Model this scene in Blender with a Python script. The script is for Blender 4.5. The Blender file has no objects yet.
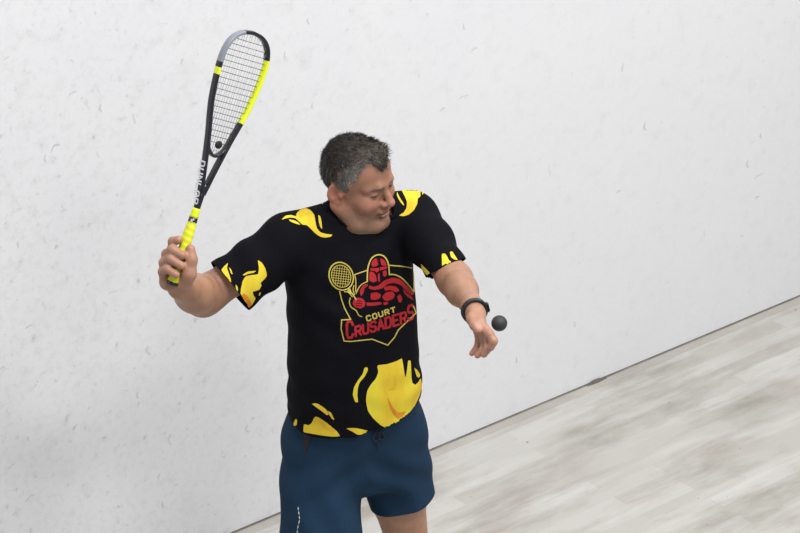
import bpy, bmesh, math, random
import numpy as np
from mathutils import Vector, Matrix
from mathutils.bvhtree import BVHTree

random.seed(4)
rng = np.random.default_rng(4)
scn = bpy.context.scene
COL = scn.collection

# ------------------------------------------------------------------ camera model
FPX, DIST, PITCH = 2730.0, 7.0, math.radians(27)
cR = np.array([1.0, 0, 0])
cU = np.array([0, math.sin(PITCH), math.cos(PITCH)])
cF = np.array([0, math.cos(PITCH), -math.sin(PITCH)])
cC = -cF
TGT = np.array([0, 0, 1.36])
CAM = TGT - DIST * cF


def P(px, py, c=0.0):
    """the place seen at a pixel, c metres nearer than the plane through the player"""
    return CAM + (DIST - c) * (cF + (px - 400) / FPX * cR + (266.5 - py) / FPX * cU)


def ray(px, py):
    d = cF + (px - 400) / FPX * cR + (266.5 - py) / FPX * cU
    return d / np.linalg.norm(d)


def floor_pt(px, py):
    d = ray(px, py)
    return CAM + d * (-CAM[2] / d[2])


# ------------------------------------------------------------------ object helpers
def tag(o, label=None, cat=None, group=None, kind=None):
    if label: o['label'] = label
    if cat: o['category'] = cat
    if group: o['group'] = group
    if kind: o['kind'] = kind
    return o


def link(name, me, mats=(), parent=None):
    o = bpy.data.objects.new(name, me)
    COL.objects.link(o)
    for m in (mats if isinstance(mats, (list, tuple)) else [mats]):
        me.materials.append(m)
    if parent is not None:
        o.parent = parent
        if parent.type == 'EMPTY':
            o.matrix_parent_inverse = Matrix.Translation(parent.location).inverted()
    return o


def empty(name, loc):
    o = bpy.data.objects.new(name, None)
    COL.objects.link(o)
    o.location = loc
    o.empty_display_size = .1
    return o


def mesh_np(name, v, f, smooth=True):
    me = bpy.data.meshes.new(name)
    me.from_pydata([tuple(map(float, p)) for p in v], [], [tuple(map(int, q)) for q in f])
    if smooth:
        me.polygons.foreach_set('use_smooth', [True] * len(me.polygons))
    me.update()
    return me


def mesh_from_bm(name, bm, smooth=True):
    me = bpy.data.meshes.new(name)
    bm.to_mesh(me)
    bm.free()
    if smooth:
        me.polygons.foreach_set('use_smooth', [True] * len(me.polygons))
    return me


def set_attr(me, name, rgb):
    a = me.color_attributes.new(name, 'FLOAT_COLOR', 'POINT')
    d = np.ones((len(me.vertices), 4), np.float32)
    d[:, :3] = rgb
    a.data.foreach_set('color', d.ravel())


def catmull(pts, n):
    pts = np.asarray(pts, float)
    q = np.vstack([2 * pts[0] - pts[1], pts, 2 * pts[-1] - pts[-2]])
    out = []
    for i in range(1, len(q) - 2):
        a, b, c, d = q[i - 1], q[i], q[i + 1], q[i + 2]
        for t in np.linspace(0, 1, n, endpoint=False):
            out.append(.5 * ((2 * b) + (c - a) * t + (2 * a - 5 * b + 4 * c - d) * t * t + (3 * b - a - 3 * c + d) * t ** 3))
    out.append(pts[-1])
    return np.array(out)


def tube(path, rad, n=8, closed=False, caps=True):
    path = np.asarray(path, float)
    m = len(path)
    rad = np.broadcast_to(np.asarray(rad, float), (m,))
    if closed:
        tan = np.roll(path, -1, 0) - np.roll(path, 1, 0)
    else:
        tan = np.gradient(path, axis=0)
    tan /= np.linalg.norm(tan, axis=1)[:, None] + 1e-12
    ref = np.array([0, 0, 1.0]) if abs(tan[0][2]) < .9 else np.array([1.0, 0, 0])
    v, f = [], []
    x = np.cross(ref, tan[0]); x /= np.linalg.norm(x)
    for i in range(m):
        x = x - tan[i] * (x @ tan[i]); x /= np.linalg.norm(x)
        y = np.cross(tan[i], x)
        for k in range(n):
            a = 2 * math.pi * k / n
            v.append(path[i] + rad[i] * (math.cos(a) * x + math.sin(a) * y))
    for i in range(m if closed else m - 1):
        j = (i + 1) % m
        for k in range(n):
            l = (k + 1) % n
            f.append((i * n + k, i * n + l, j * n + l, j * n + k))
    if caps and not closed:
        f.append(tuple(range(n))[::-1])
        f.append(tuple((m - 1) * n + k for k in range(n)))
    return v, f


def merge(parts):
    V, Fc = [], []
    for v, f in parts:
        o = len(V)
        V.extend(list(v))
        Fc.extend([tuple(i + o for i in q) for q in f])
    return V, Fc


# ------------------------------------------------------------------ materials
def nodes_of(name):
    m = bpy.data.materials.new(name)
    m.use_nodes = True
    nt = m.node_tree
    return m, nt, nt.nodes['Principled BSDF']


def N(nt, typ, **kw):
    n = nt.nodes.new(typ)
    for k, v in kw.items():
        if hasattr(n, k) and not k[0].isupper():
            setattr(n, k, v)
        else:
            n.inputs[k].default_value = v
    return n


def plain(name, rgb, rough=.5, noise=.12, scale=60., bump=0., metallic=0., spec=.5):
    """colour with slight procedural variation and an optional fine bump"""
    m, nt, b = nodes_of(name)
    tc = N(nt, 'ShaderNodeTexCoord')
    nz = N(nt, 'ShaderNodeTexNoise', Scale=scale, Detail=4.0)
    nt.links.new(tc.outputs['Object'], nz.inputs['Vector'])
    mx = N(nt, 'ShaderNodeMix', data_type='RGBA')
    mx.inputs['A'].default_value = (*[c * (1 - noise) for c in rgb], 1)
    mx.inputs['B'].default_value = (*[min(1, c * (1 + noise)) for c in rgb], 1)
    nt.links.new(nz.outputs['Fac'], mx.inputs['Factor'])
    nt.links.new(mx.outputs['Result'], b.inputs['Base Color'])
    b.inputs['Roughness'].default_value = rough
    b.inputs['Metallic'].default_value = metallic
    b.inputs['Specular IOR Level'].default_value = spec
    if bump:
        bp = N(nt, 'ShaderNodeBump', Strength=bump, Distance=.001)
        nt.links.new(nz.outputs['Fac'], bp.inputs['Height'])
        nt.links.new(bp.outputs['Normal'], b.inputs['Normal'])
    return m


def attr_mat(name, attr, rough=.5, scale=80., bump=.1, sss=0., spec=.5, mott=.1, sheen=0.):
    m, nt, b = nodes_of(name)
    at = N(nt, 'ShaderNodeVertexColor', layer_name=attr)
    tc = N(nt, 'ShaderNodeTexCoord')
    nz = N(nt, 'ShaderNodeTexNoise', Scale=scale, Detail=5.0)
    nt.links.new(tc.outputs['Object'], nz.inputs['Vector'])
    mr = N(nt, 'ShaderNodeMapRange')
    mr.inputs['From Min'].default_value = .3
    mr.inputs['From Max'].default_value = .7
    mr.inputs['To Min'].default_value = 1 - mott
    mr.inputs['To Max'].default_value = 1 + mott
    nt.links.new(nz.outputs['Fac'], mr.inputs['Value'])
    vm = N(nt, 'ShaderNodeVectorMath', operation='SCALE')
    nt.links.new(at.outputs['Color'], vm.inputs[0])
    nt.links.new(mr.outputs['Result'], vm.inputs['Scale'])
    nt.links.new(vm.outputs['Vector'], b.inputs['Base Color'])
    b.inputs['Roughness'].default_value = rough
    b.inputs['Specular IOR Level'].default_value = spec
    if sss:
        b.inputs['Subsurface Weight'].default_value = sss
        b.inputs['Subsurface Radius'].default_value = (.012, .005, .003)
        b.inputs['Subsurface Scale'].default_value = .6
    if sheen:
        b.inputs['Sheen Weight'].default_value = sheen
    bp = N(nt, 'ShaderNodeBump', Strength=bump, Distance=.001)
    nz2 = N(nt, 'ShaderNodeTexNoise', Scale=scale * 6, Detail=3.0)
    nt.links.new(tc.outputs['Object'], nz2.inputs['Vector'])
    nt.links.new(nz2.outputs['Fac'], bp.inputs['Height'])
    nt.links.new(bp.outputs['Normal'], b.inputs['Normal'])
    return m


# ------------------------------------------------------------------ signed-distance sculpting
def smin(a, b, k):
    h = np.clip(.5 + .5 * (b - a) / k, 0, 1)
    return b + (a - b) * h - k * h * (1 - h)


def smax(a, b, k):
    return -smin(-a, -b, k)


def cone(p, a, b, ra, rb):
    a = np.asarray(a, float); b = np.asarray(b, float)
    ab = b - a
    h = np.clip(((p - a) @ ab) / (ab @ ab), 0, 1)
    return np.linalg.norm(p - a - h[:, None] * ab, axis=1) - (ra + h * (rb - ra))


def chain(p, pts, rads, k=.006):
    d = cone(p, pts[0], pts[1], rads[0], rads[1])
    for i in range(1, len(pts) - 1):
        d = smin(d, cone(p, pts[i], pts[i + 1], rads[i], rads[i + 1]), k)
    return d


def ell(p, c, r, M=None):
    q = p - np.asarray(c, float)
    if M is not None:
        q = q @ M
    r = np.asarray(r, float)
    k0 = np.linalg.norm(q / r, axis=1)
    k1 = np.linalg.norm(q / (r * r), axis=1)
    return k0 * (k0 - 1) / (k1 + 1e-9)


def sph(p, c, r):
    return np.linalg.norm(p - np.asarray(c, float), axis=1) - r


def region(p, fn, lo, hi, margin=.06):
    """evaluate fn only near its box"""
    lo = np.asarray(lo); hi = np.asarray(hi)
    e = np.maximum(np.maximum(lo - p, p - hi), 0)
    dist = np.linalg.norm(e, axis=1)
    m = dist < margin
    out = dist + .03
    if m.any():
        out[m] = fn(p[m])
    return out


def surface_net(f, lo, hi, h, B=14):
    lo = np.asarray(lo, float); hi = np.asarray(hi, float)
    nb = np.ceil((hi - lo) / (h * B)).astype(int)
    gi = np.stack(np.meshgrid(*[np.arange(n) for n in nb], indexing='ij'), -1).reshape(-1, 3)
    cen = lo + (gi + .5) * h * B
    d = np.concatenate([f(c) for c in np.array_split(cen, max(1, len(cen) // 200000))])
    gi = gi[np.abs(d) < h * B * .87 * 1.5]
    NYZ = (nb * B + 2)
    off = np.stack(np.meshgrid(*[np.arange(B + 1)] * 3, indexing='ij'), -1).reshape(-1, 3)
    VID, VP, E = [], [], []
    cor = np.array([[i, j, k] for i in (0, 1) for j in (0, 1) for k in (0, 1)])
    edges = [(a, b) for a in range(8) for b in range(a + 1, 8) if np.abs(cor[a] - cor[b]).sum() == 1]
    for s in range(0, len(gi), 48):
        g = gi[s:s + 48]
        idx = g[:, None, :] * B + off[None]
        val = f((lo + idx.reshape(-1, 3) * h)).reshape(len(g), B + 1, B + 1, B + 1)
        cv = np.stack([val[:, c[0]:B + c[0], c[1]:B + c[1], c[2]:B + c[2]] for c in cor], -1)
        sg = cv < 0
        mix = sg.any(-1) & ~sg.all(-1)
        w = np.argwhere(mix)
        if len(w):
            vv = cv[mix]
            acc = np.zeros((len(vv), 3)); cnt = np.zeros(len(vv))
            for a, b in edges:
                va, vb = vv[:, a], vv[:, b]
                m = (va < 0) != (vb < 0)
                t = np.where(m, va / (va - vb + 1e-20), 0)
                acc += m[:, None] * (cor[a] + t[:, None] * (cor[b] - cor[a]))
                cnt += m
            ci = g[w[:, 0]] * B + w[:, 1:]
            VID.append((ci[:, 0] * NYZ[1] + ci[:, 1]) * NYZ[2] + ci[:, 2])
            VP.append(lo + (ci + acc / cnt[:, None]) * h)
        for ax in range(3):
            sl0 = [slice(0, B)] * 3
            sl1 = [slice(0, B)] * 3
            sl1[ax] = slice(1, B + 1)
            a = val[(slice(None), *sl0)] < 0
            b = val[(slice(None), *sl1)] < 0
            w = np.argwhere(a != b)
            if len(w):
                pi = g[w[:, 0]] * B + w[:, 1:]
                E.append(np.column_stack([pi, np.full(len(pi), ax), a[tuple(w.T)]]))
    vid = np.concatenate(VID); vp = np.concatenate(VP)
    o = np.argsort(vid); vid = vid[o]; vp = vp[o]
    E = np.concatenate(E)
    F_ = []
    for ax in range(3):
        e = E[E[:, 3] == ax]
        u, w = (ax + 1) % 3, (ax + 2) % 3
        q = []
        for du, dw in ((-1, -1), (0, -1), (0, 0), (-1, 0)):
            c = e[:, :3].copy(); c[:, u] += du; c[:, w] += dw
            q.append((c[:, 0] * NYZ[1] + c[:, 1]) * NYZ[2] + c[:, 2])
        q = np.stack(q, 1)
        k = np.clip(np.searchsorted(vid, q), 0, len(vid) - 1)
        ok = (vid[k] == q).all(1)
        k = k[ok]; fl = e[ok, 4] == 0
        k[fl] = k[fl][:, ::-1]
        F_.append(k)
    return vp, np.concatenate(F_)


# ------------------------------------------------------------------ player: skeleton
YAW = math.radians(18)
tl = np.array([math.cos(YAW), math.sin(YAW), 0])       # towards his left
tb = np.array([-math.sin(YAW), math.cos(YAW), 0])      # towards his back
tz = np.array([0, 0, 1.0])
TO = np.array([-.1265, 0.0, 0.0])                       # torso axis


def tor(u, v, z):
    return TO + u * tl + v * tb + z * tz


def to_t(p):
    q = p - TO
    return q @ tl, q @ tb, q[:, 2]


def loft(p, prof, grow=0.0):
    """torso cross-sections: z, half width, half depth, centre u, centre v"""
    u, v, z = to_t(p)
    pr = np.array(prof)
    a = np.interp(z, pr[:, 0], pr[:, 1]) + grow
    b = np.interp(z, pr[:, 0], pr[:, 2]) + grow
    cu = np.interp(z, pr[:, 0], pr[:, 3])
    cv = np.interp(z, pr[:, 0], pr[:, 4])
    x = np.abs((u - cu) / a) + 1e-6; y = np.abs((v - cv) / b) + 1e-6
    e = 2.3
    s = x ** e + y ** e
    f = s ** (1 / e)
    gx = x ** (e - 1) / a; gy = y ** (e - 1) / b
    g = np.sqrt(gx * gx + gy * gy) * s ** (1 / e - 1) + 1e-6
    d = (f - 1) / g
    d = np.where(f < .5, -np.minimum(a, b) * .5, d)
    return np.maximum(d, np.maximum(pr[0, 0] - z, z - pr[-1, 0]))


SHR = tor(-.172, .005, 1.452)
SHL = tor(.168, .01, 1.462)
ELR = P(203, 297, .11)
WRR = P(180, 287, .33)
ELL_ = P(455, 280, .20)
WRL = P(472.5, 307, .425)
PELR = tor(-.09, .0, .86); PELL = tor(.09, .0, .86)
KNR = np.array([-.214, -.12, .47]); KNL = np.array([.025, .035, .475])
ANR = np.array([-.222, -.085, .09]); ANL = np.array([.035, .10, .09])

# head frame (fitted yaw, pitch, roll)
hy, hp, hr = math.radians(54.2), math.radians(5.0), math.radians(-5.6)
HM = np.array((Matrix.Rotation(hy, 3, 'Z') @ Matrix.Rotation(hp, 3, 'X') @ Matrix.Rotation(hr, 3, 'Y')))
HC = np.array([-.1110, .0, 1.614])


HS = .96


def H(x, y, z):
    return HC + HM @ (np.array([x, y, z]) * HS)


def head_q(p):
    return (p - HC) @ HM / HS


NECK0 = tor(.018, .012, 1.49)
NECK1 = H(.012, .016, -.06)


def head_sdf(p):
    q = head_q(p)
    s = q.copy(); s[:, 0] = np.abs(s[:, 0])
    d = ell(q, (0, .006, .022), (.0765, .090, .087))
    d = smin(d, ell(q, (0, -.045, .035), (.062, .05, .06)), .02)          # forehead
    d = smin(d, ell(q, (0, -.035, -.048), (.064, .060, .076)), .02)        # face
    d = smin(d, chain(s, [(.062, .012, -.060), (.050, -.040, -.101), (.016, -.074, -.116)], [.022, .025, .020], .01), .02)
    d = smin(d, ell(q, (0, -.083, -.112), (.026, .018, .019)), .014)       # chin
    d = smin(d, ell(s, (.040, -.063, -.036), (.028, .028, .028)), .016)    # cheeks
    d = smin(d, ell(q, (0, -.022, -.110), (.050, .050, .022)), .025)        # under the chin
    d = smin(d, chain(s, [(0, -.092, .012), (.026, -.089, .016), (.048, -.070, .010)], [.010, .0115, .009], .006), .012)
    d = smax(d, -ell(s, (.032, -.104, -.006), (.019, .016, .011)), .010)   # eye sockets
    d = smin(d, ell(s, (.032, -.0815, -.005), (.0148, .0135, .0118)), .004)  # lids
    d = smax(d, -ell(s, (.032, -.0965, -.0085), (.0125, .008, .0022)), .002)  # opening
    d = smin(d, chain(q, [(0, -.090, .006), (0, -.104, -.018), (0, -.113, -.036)], [.0075, .0085, .0125], .006), .010)
    d = smin(d, ell(s, (.0135, -.1, -.041), (.0085, .0115, .008)), .006)   # nostrils
    d = smax(d, -ell(s, (.0075, -.106, -.0485), (.0035, .005, .003)), .003)
    d = smin(d, ell(q, (0, -.0905, -.062), (.026, .011, .010)), .008)
    d = smin(d, ell(q, (0, -.0965, -.0665), (.023, .0075, .0048)), .004)   # lips
    d = smin(d, ell(q, (0, -.0955, -.0785), (.019, .0085, .0055)), .005)
    d = smax(d, -ell(q, (0, -.106, -.0725), (.024, .012, .0016)), .003)
    # ears
    a = .25
    M = np.array([[1, 0, 0], [0, math.cos(a), -math.sin(a)], [0, math.sin(a), math.cos(a)]])
    N_ = np.array(Matrix.Rotation(math.radians(-22), 3, 'Z'))
    e = ell(s, (.0765, .013, -.016), (.0075, .020, .033), N_ @ M)
    e = smin(e, ell(s, (.073, .003, -.044), (.008, .010, .011)), .006)
    e = smax(e, -ell(s, (.0855, .009, -.014), (.010, .0105, .019), N_ @ M), .004)
    e = smin(e, ell(s, (.075, -.007, -.018), (.007, .006, .009)), .004)
    d = smin(d, e, .005)
    n = cone(p, NECK0, NECK1, .059, .055)
    n = smin(n, cone(p, H(0, -.01, -.095), tor(.008, -.012, 1.49), .036, .040), .03)
    return smin(d, n, .022)


# hands: every finger is a chain of pixel places with its own depth
def chainP(pts):
    return [P(*q) for q in pts]


GC = .375   # depth of the racket grip
RF = {
    'index': ([(170, 262, GC - .030), (171.5, 250, GC - .014), (172.8, 241.5, GC + .008), (178.5, 239.8, GC + .024)], [.0125, .0112, .0112, .0105]),
    'middle': ([(166, 268, GC - .028), (166.5, 254, GC + .000), (172.5, 249.5, GC + .026), (182.0, 255.0, GC + .033)], [.0130, .0120, .0118, .0106]),
    'ring': ([(164.5, 275, GC - .026), (163.8, 262.5, GC + .002), (170.5, 259, GC + .027), (181.0, 265.5, GC + .033)], [.0128, .0118, .0116, .0102]),
    'little': ([(165, 282, GC - .022), (162.5, 271.5, GC + .002), (167.0, 269, GC + .024), (176.0, 274.5, GC + .031)], [.0122, .0108, .0104, .0094]),
    'thumb': ([(184, 285, GC - .008), (189.0, 274, GC + .014), (191.5, 260, GC + .019), (190.5, 249.0, GC + .021)], [.0175, .0165, .0130, .0115]),
}
LC = .44
LF = {
    'index': ([(480.0, 322, LC + .075), (489.3, 334, LC + .100), (493.5, 341, LC + .104), (491.0, 347.5, LC + .098)], [.0118, .0106, .0100, .0086]),
    'middle': ([(481.5, 325, LC + .065), (488.0, 338, LC + .085), (488.0, 348, LC + .085), (484.0, 354.5, LC + .078)], [.0120, .0106, .0098, .0084]),
    'ring': ([(481.0, 328, LC + .050), (485.0, 341, LC + .066), (483.0, 350, LC + .066), (477.5, 355.5, LC + .062)], [.0115, .0098, .0090, .0077]),
    'little': ([(477.5, 330, LC + .036), (479.0, 342, LC + .048), (476.0, 349.5, LC + .050), (471.8, 353.5, LC + .048)], [.0105, .0088, .0080, .0070]),
    'thumb': ([(474.5, 312, LC + .030), (472.5, 319, LC + .062), (475.0, 325, LC + .082), (477.5, 330.0, LC + .094)], [.0150, .0138, .0118, .0100]),
}


def hand_r(p):
    d = chain(p, [WRR, P(176, 279, GC - .024)], [.028, .026], .01)
    for k in ('index', 'middle', 'ring', 'little'):
        q = RF[k]
        m = cone(p, P(177, 282, GC - .024), P(*q[0][0]), .019, q[1][0] + .001)
        d = smin(d, m, .010)
    d = smin(d, cone(p, P(184, 284, GC - .018), P(167, 284, GC - .016), .019, .015), .012)
    d = smin(d, cone(p, P(184, 282, GC - .016), P(188, 274, GC - .004), .017, .015), .012)
    for k, (pts, r) in RF.items():
        d = smin(d, chain(p, chainP(pts), r, .006 if k != 'thumb' else .012), .0035 if k != 'thumb' else .008)
    return d


def hand_l(p):
    d = cone(p, WRL, P(476, 314, LC + .022), .0265, .024)
    for k in ('index', 'middle', 'ring', 'little'):
        q = LF[k]
        d = smin(d, cone(p, P(476, 314, LC + .020), P(*q[0][0]), .018, q[1][0] + .001), .009)
    d = smin(d, cone(p, P(474, 313, LC + .022), P(474, 320, LC + .045), .0165, .013), .010)
    for k, (pts, r) in LF.items():
        d = smin(d, chain(p, chainP(pts), r, .006 if k != 'thumb' else .010), .0035 if k != 'thumb' else .007)
    return d


BODY_PROF = [(.79, .150, .105, 0, .005), (.86, .168, .112, 0, .0), (.95, .162, .114, 0, -.005), (1.05, .154, .118, 0, -.012),
             (1.15, .150, .116, 0, -.008), (1.25, .150, .110, 0, .0), (1.33, .150, .104, 0, .005), (1.40, .148, .095, 0, .01),
             (1.46, .120, .078, 0, .015), (1.50, .080, .064, 0, .02), (1.53, .05, .05, 0, .02)]


def arm_r(p):
    m = SHR + (ELR - SHR) * .45
    d = chain(p, [SHR, m, ELR], [.057, .052, .042], .02)
    d = smin(d, cone(p, ELR, ELR + (WRR - ELR) * .4, .041, .045), .045)
    d = smin(d, cone(p, ELR + (WRR - ELR) * .35, WRR, .045, .029), .03)
    return d


def arm_l(p):
    m = SHL + (ELL_ - SHL) * .45
    d = chain(p, [SHL, m, ELL_], [.054, .044, .036], .02)
    d = smin(d, cone(p, ELL_, ELL_ + (WRL - ELL_) * .4, .036, .0355), .045)
    d = smin(d, cone(p, ELL_ + (WRL - ELL_) * .35, WRL, .0355, .026), .03)
    return d


def leg(p, hip, kn, an):
    m = hip + (kn - hip) * .5
    d = chain(p, [hip, m, kn], [.090, .075, .054], .03)
    cal = kn + (an - kn) * .32 + np.array([0, .022, 0])
    d = smin(d, chain(p, [kn, cal, an], [.052, .056, .036], .03), .02)
    toe = an + np.array([0.03, -.14, -.055])
    d = smin(d, chain(p, [an + np.array([0, .02, -.045]), an + np.array([.01, -.05, -.04]), toe], [.034, .032, .024], .02), .02)
    return d


def bb(pts, r):
    a = np.array(pts)
    return a.min(0) - r, a.max(0) + r


def body_sdf(p):
    d = region(p, lambda q: loft(q, BODY_PROF), tor(-.22, -.2, .76) - .1, tor(.22, .2, 1.54) + .1)
    d = smin(d, region(p, lambda q: cone(q, tor(-.13, .015, 1.445), tor(.13, .015, 1.45), .058, .058), *bb([SHR, SHL], .08)), .03)
    d = smin(d, region(p, head_sdf, *bb([HC, NECK0], .15)), .02)
    d = smin(d, region(p, arm_r, *bb([SHR, ELR, WRR], .06)), .03)
    d = smin(d, region(p, arm_l, *bb([SHL, ELL_, WRL], .06)), .03)
    d = smin(d, region(p, hand_r, *bb([WRR] + [P(*a) for q in RF.values() for a in q[0]], .035)), .014)
    d = smin(d, region(p, hand_l, *bb([WRL] + [P(*a) for q in LF.values() for a in q[0]], .035)), .012)
    d = smin(d, region(p, lambda q: leg(q, PELR, KNR, ANR), *bb([PELR, KNR, ANR, ANR + np.array([.03, -.14, -.055])], .1)), .03)
    d = smin(d, region(p, lambda q: leg(q, PELL, KNL, ANL), *bb([PELL, KNL, ANL, ANL + np.array([.03, -.14, -.055])], .1)), .03)
    return d


FOOT = np.array([(ANR[0] + ANL[0]) / 2, 0, 0])
person = empty('person', FOOT)
tag(person, 'short-haired man in black flame-print t-shirt and navy shorts raising a racket', 'person')

vp, vf = surface_net(body_sdf, (-.66, -.72, -.01), (.36, .36, 1.80), .0034)
body_me = mesh_np('body', vp, vf)

# skin tone: base tan, ruddier on ears, nose, cheeks, knuckles
col = np.tile(np.array([.355, .188, .118]), (len(vp), 1))


def blush(c, r, rgb, amt):
    w = np.exp(-((vp - c) ** 2).sum(1) / (2 * r * r))[:, None] * amt
    col[:] = col * (1 - w) + np.array(rgb) * w


hd = np.clip((.155 - np.linalg.norm(vp - HC, axis=1)) / .05, 0, 1)[:, None]
col = col * (1 - hd) + np.array([.315, .155, .098]) * hd
for sx in (-1, 1):
    blush(H(sx * .078, .010, -.018), .022, (.50, .19, .13), .75)
    blush(H(sx * .042, -.08, -.035), .018, (.46, .19, .13), .5)
blush(H(0, -.118, -.036), .013, (.48, .20, .14), .6)
# lips and shaved jaw
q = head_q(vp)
lip = (np.abs(q[:, 0]) < .023) & (np.abs(q[:, 2] + .0725) < .0105 * (1 - (q[:, 0] / .028) ** 2)) & (q[:, 1] < -.088)
col[lip] = col[lip] * .65 + np.array([.34, .12, .095]) * .35
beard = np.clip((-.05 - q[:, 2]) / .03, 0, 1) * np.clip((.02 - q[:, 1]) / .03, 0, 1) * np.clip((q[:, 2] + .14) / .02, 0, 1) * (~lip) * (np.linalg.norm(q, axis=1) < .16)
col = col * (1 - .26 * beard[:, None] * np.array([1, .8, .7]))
brow = (np.abs(np.abs(q[:, 0]) - .031) < .019) & (np.abs(q[:, 2] - .0135 + .12 * (np.abs(q[:, 0]) - .03) ** 2 * 60) < .0032) & (q[:, 1] < -.06)
col[brow] = np.array([.13, .08, .06])
lash = (np.abs(np.abs(q[:, 0]) - .032) < .0135) & (np.abs(q[:, 2] + .0078) < .0031) & (q[:, 1] < -.08)
col[lash] = np.array([.07, .04, .03])
crease = (np.abs(q[:, 0]) < .024) & (np.abs(q[:, 2] + .0725 + 5 * q[:, 0] ** 2) < .0019) & (q[:, 1] < -.08)
col[crease] = np.array([.17, .07, .055])
blush(P(480, 330, LC + .06), .03, (.46, .24, .18), .5); blush(P(178, 268, GC), .03, (.42, .22, .16), .4)
for dct in (RF, LF):
    for k, (pts, r) in dct.items():
        blush(P(*pts[1]), .012, (.46, .20, .14), .45)
        blush(P(*pts[3]), .010, (.48, .22, .16), .55)
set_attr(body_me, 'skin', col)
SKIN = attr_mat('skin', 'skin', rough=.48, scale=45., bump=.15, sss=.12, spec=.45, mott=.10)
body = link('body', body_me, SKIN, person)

# eyeballs
EYE_W = plain('eye_white', (.34, .29, .26), .25, .03)
IRIS = plain('iris', (.045, .035, .03), .2, .1)
for sx in (-1, 1):
    bm = bmesh.new()
    bmesh.ops.create_uvsphere(bm, u_segments=20, v_segments=12, radius=.0117)
    me = mesh_from_bm('eye', bm)
    o = link('eye', me, [EYE_W, IRIS])
    for f in me.polygons:
        if f.center.y < -.0095 or (f.center - Vector((0, -.0122, 0))).length < .0062:
            f.material_index = 1
    o.matrix_world = Matrix.Translation(H(sx * .032, -.0795, -.006)) @ Matrix(HM).to_4x4() @ Matrix.Rotation(math.radians(12), 4, 'X')
    o.parent = person
    o.matrix_parent_inverse = Matrix.Translation(person.location).inverted()


# ------------------------------------------------------------------ hair
def hairline(y, x):
    x = np.abs(x)
    ys = [-.11, -.085, -.068, -.058, -.050, -.038, -.022, -.013, -.004, .022, .036, .07, .12]
    zs = [.052, .056, .066, .074, .060, .004, -.026, -.028, .008, .008, -.048, -.062, -.070]
    side = np.interp(y, ys, zs)
    front = np.interp(x, [0, .013, .022, .034, .050, .060], [.056, .058, .074, .088, .088, .076])
    w = np.clip((-.052 - y) / .02, 0, 1)
    return side * (1 - w) + front * w


def hair_sdf(p):
    q = head_q(p)
    d = ell(q, (0, .007, .024), (.0783, .0910, .0885))
    d = smin(d, ell(q, (0, -.042, .042), (.063, .054, .062)), .02)
    d = smin(d, ell(q, (0, -.050, .082), (.038, .034, .024)), .02)   # tuft over the forehead
    n = .0018 * np.sin(q[:, 0] * 190 + q[:, 2] * 60) * np.sin(q[:, 1] * 150 + 1.3) + .0012 * np.sin(q[:, 0] * 410 + q[:, 1] * 240)
    d = d + n
    jag = .004 * np.sin(q[:, 1] * 330 + q[:, 0] * 210) + .002 * np.sin(q[:, 1] * 800)
    return smax(d, (hairline(q[:, 1], q[:, 0]) + jag - q[:, 2]) * .75, .006)


hv, hf = surface_net(hair_sdf, HC - .15, HC + .16, .0030)
hq = head_q(hv)


def hair_tone(q, r):
    """silver over the temples and brow, dark crown and back"""
    dark = np.array([.012, .0095, .008]); grey = np.array([.22, .20, .18]); mid = np.array([.050, .039, .030])
    y, z, x = q[:, 1], q[:, 2], np.abs(q[:, 0])
    g = np.exp(-((y + .035) ** 2) / .0009 - ((z - .045) ** 2) / .0016) * 1.0
    g += .55 * np.exp(-((y + .06) ** 2) / .0012 - ((z - .095) ** 2) / .0006)
    g += .5 * np.exp(-((y + .005) ** 2) / .0006 - ((z + .005) ** 2) / .0008)
    g += .45 * np.clip((.005 - z) / .05, 0, 1)
    g -= .8 * np.exp(-((y + .085) ** 2) / .0004 - ((z - .075) ** 2) / .0006)
    g -= .5 * np.clip((y - .03) / .03, 0, 1) * np.clip((z + .02) / .04, 0, 1)
    g = np.clip(g + .40 * (r - .68), 0, 1)[:, None]
    m = np.clip(.5 + 3.0 * (.02 - y) + r - .5, 0, 1)[:, None]
    g = np.maximum(g, .95 * np.exp(-((y + .044) ** 2) / .00012 - ((z - .048) ** 2) / .0012)[:, None] * (r[:, None] > .35))
    base = dark * (1 - m) + mid * m
    out = base * (1 - g) + grey * g
    top = (.75 * np.exp(-((y + .045) ** 2) / .0012 - ((z - .098) ** 2) / .0004) * np.clip(1.6 * r, 0, 1))[:, None]
    out = out * (1 - top) + np.array([.20, .165, .13]) * top
    st = np.exp(-((y + .040) ** 2) / .00022 - ((z - .052) ** 2) / .0006) * (x > .03) * np.clip(2 * r - .3, 0, 1)
    st = np.clip(1.1 * st, 0, 1)[:, None]
    return out * (1 - st) + np.array([.46, .44, .41]) * st


ht = hair_tone(hq, np.clip(.5 + .45 * rng.normal(size=len(hq)), 0, 1))
# strands standing just out of the cap
me_tmp = mesh_np('tmp', hv, hf)
nrm = np.empty(len(hv) * 3); me_tmp.vertices.foreach_get('normal', nrm); nrm = nrm.reshape(-1, 3)
bpy.data.meshes.remove(me_tmp)
outer = np.where(hair_sdf(hv + nrm * .004) > .002)[0]
outer = outer[(ell(head_q(hv[outer]), (0, .006, .022), (.0765, .090, .087)) > .0015)]
oq = head_q(hv[outer])
outer = outer[(oq[:, 2] - hairline(oq[:, 1], oq[:, 0]) > .007) | (oq[:, 1] > -.03)]
pick = rng.choice(outer, 10000)
sv, sf, sc = list(hv), [tuple(q) for q in hf], [ht]
nn0 = len(hv)
rnd = np.clip(rng.random(len(pick)) * 1.5 - .25, 0, 1)
qq = head_q(hv[pick])
flow = np.zeros_like(qq)
front = np.clip((.03 - qq[:, 1]) / .08, 0, 1)
flow[:, 1] = -.9 * np.clip(qq[:, 2] / .06, -.1, 1)
flow[:, 2] = -1.0 * np.clip(1 - qq[:, 2] / .075, 0, 1) + .25 * front
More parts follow.
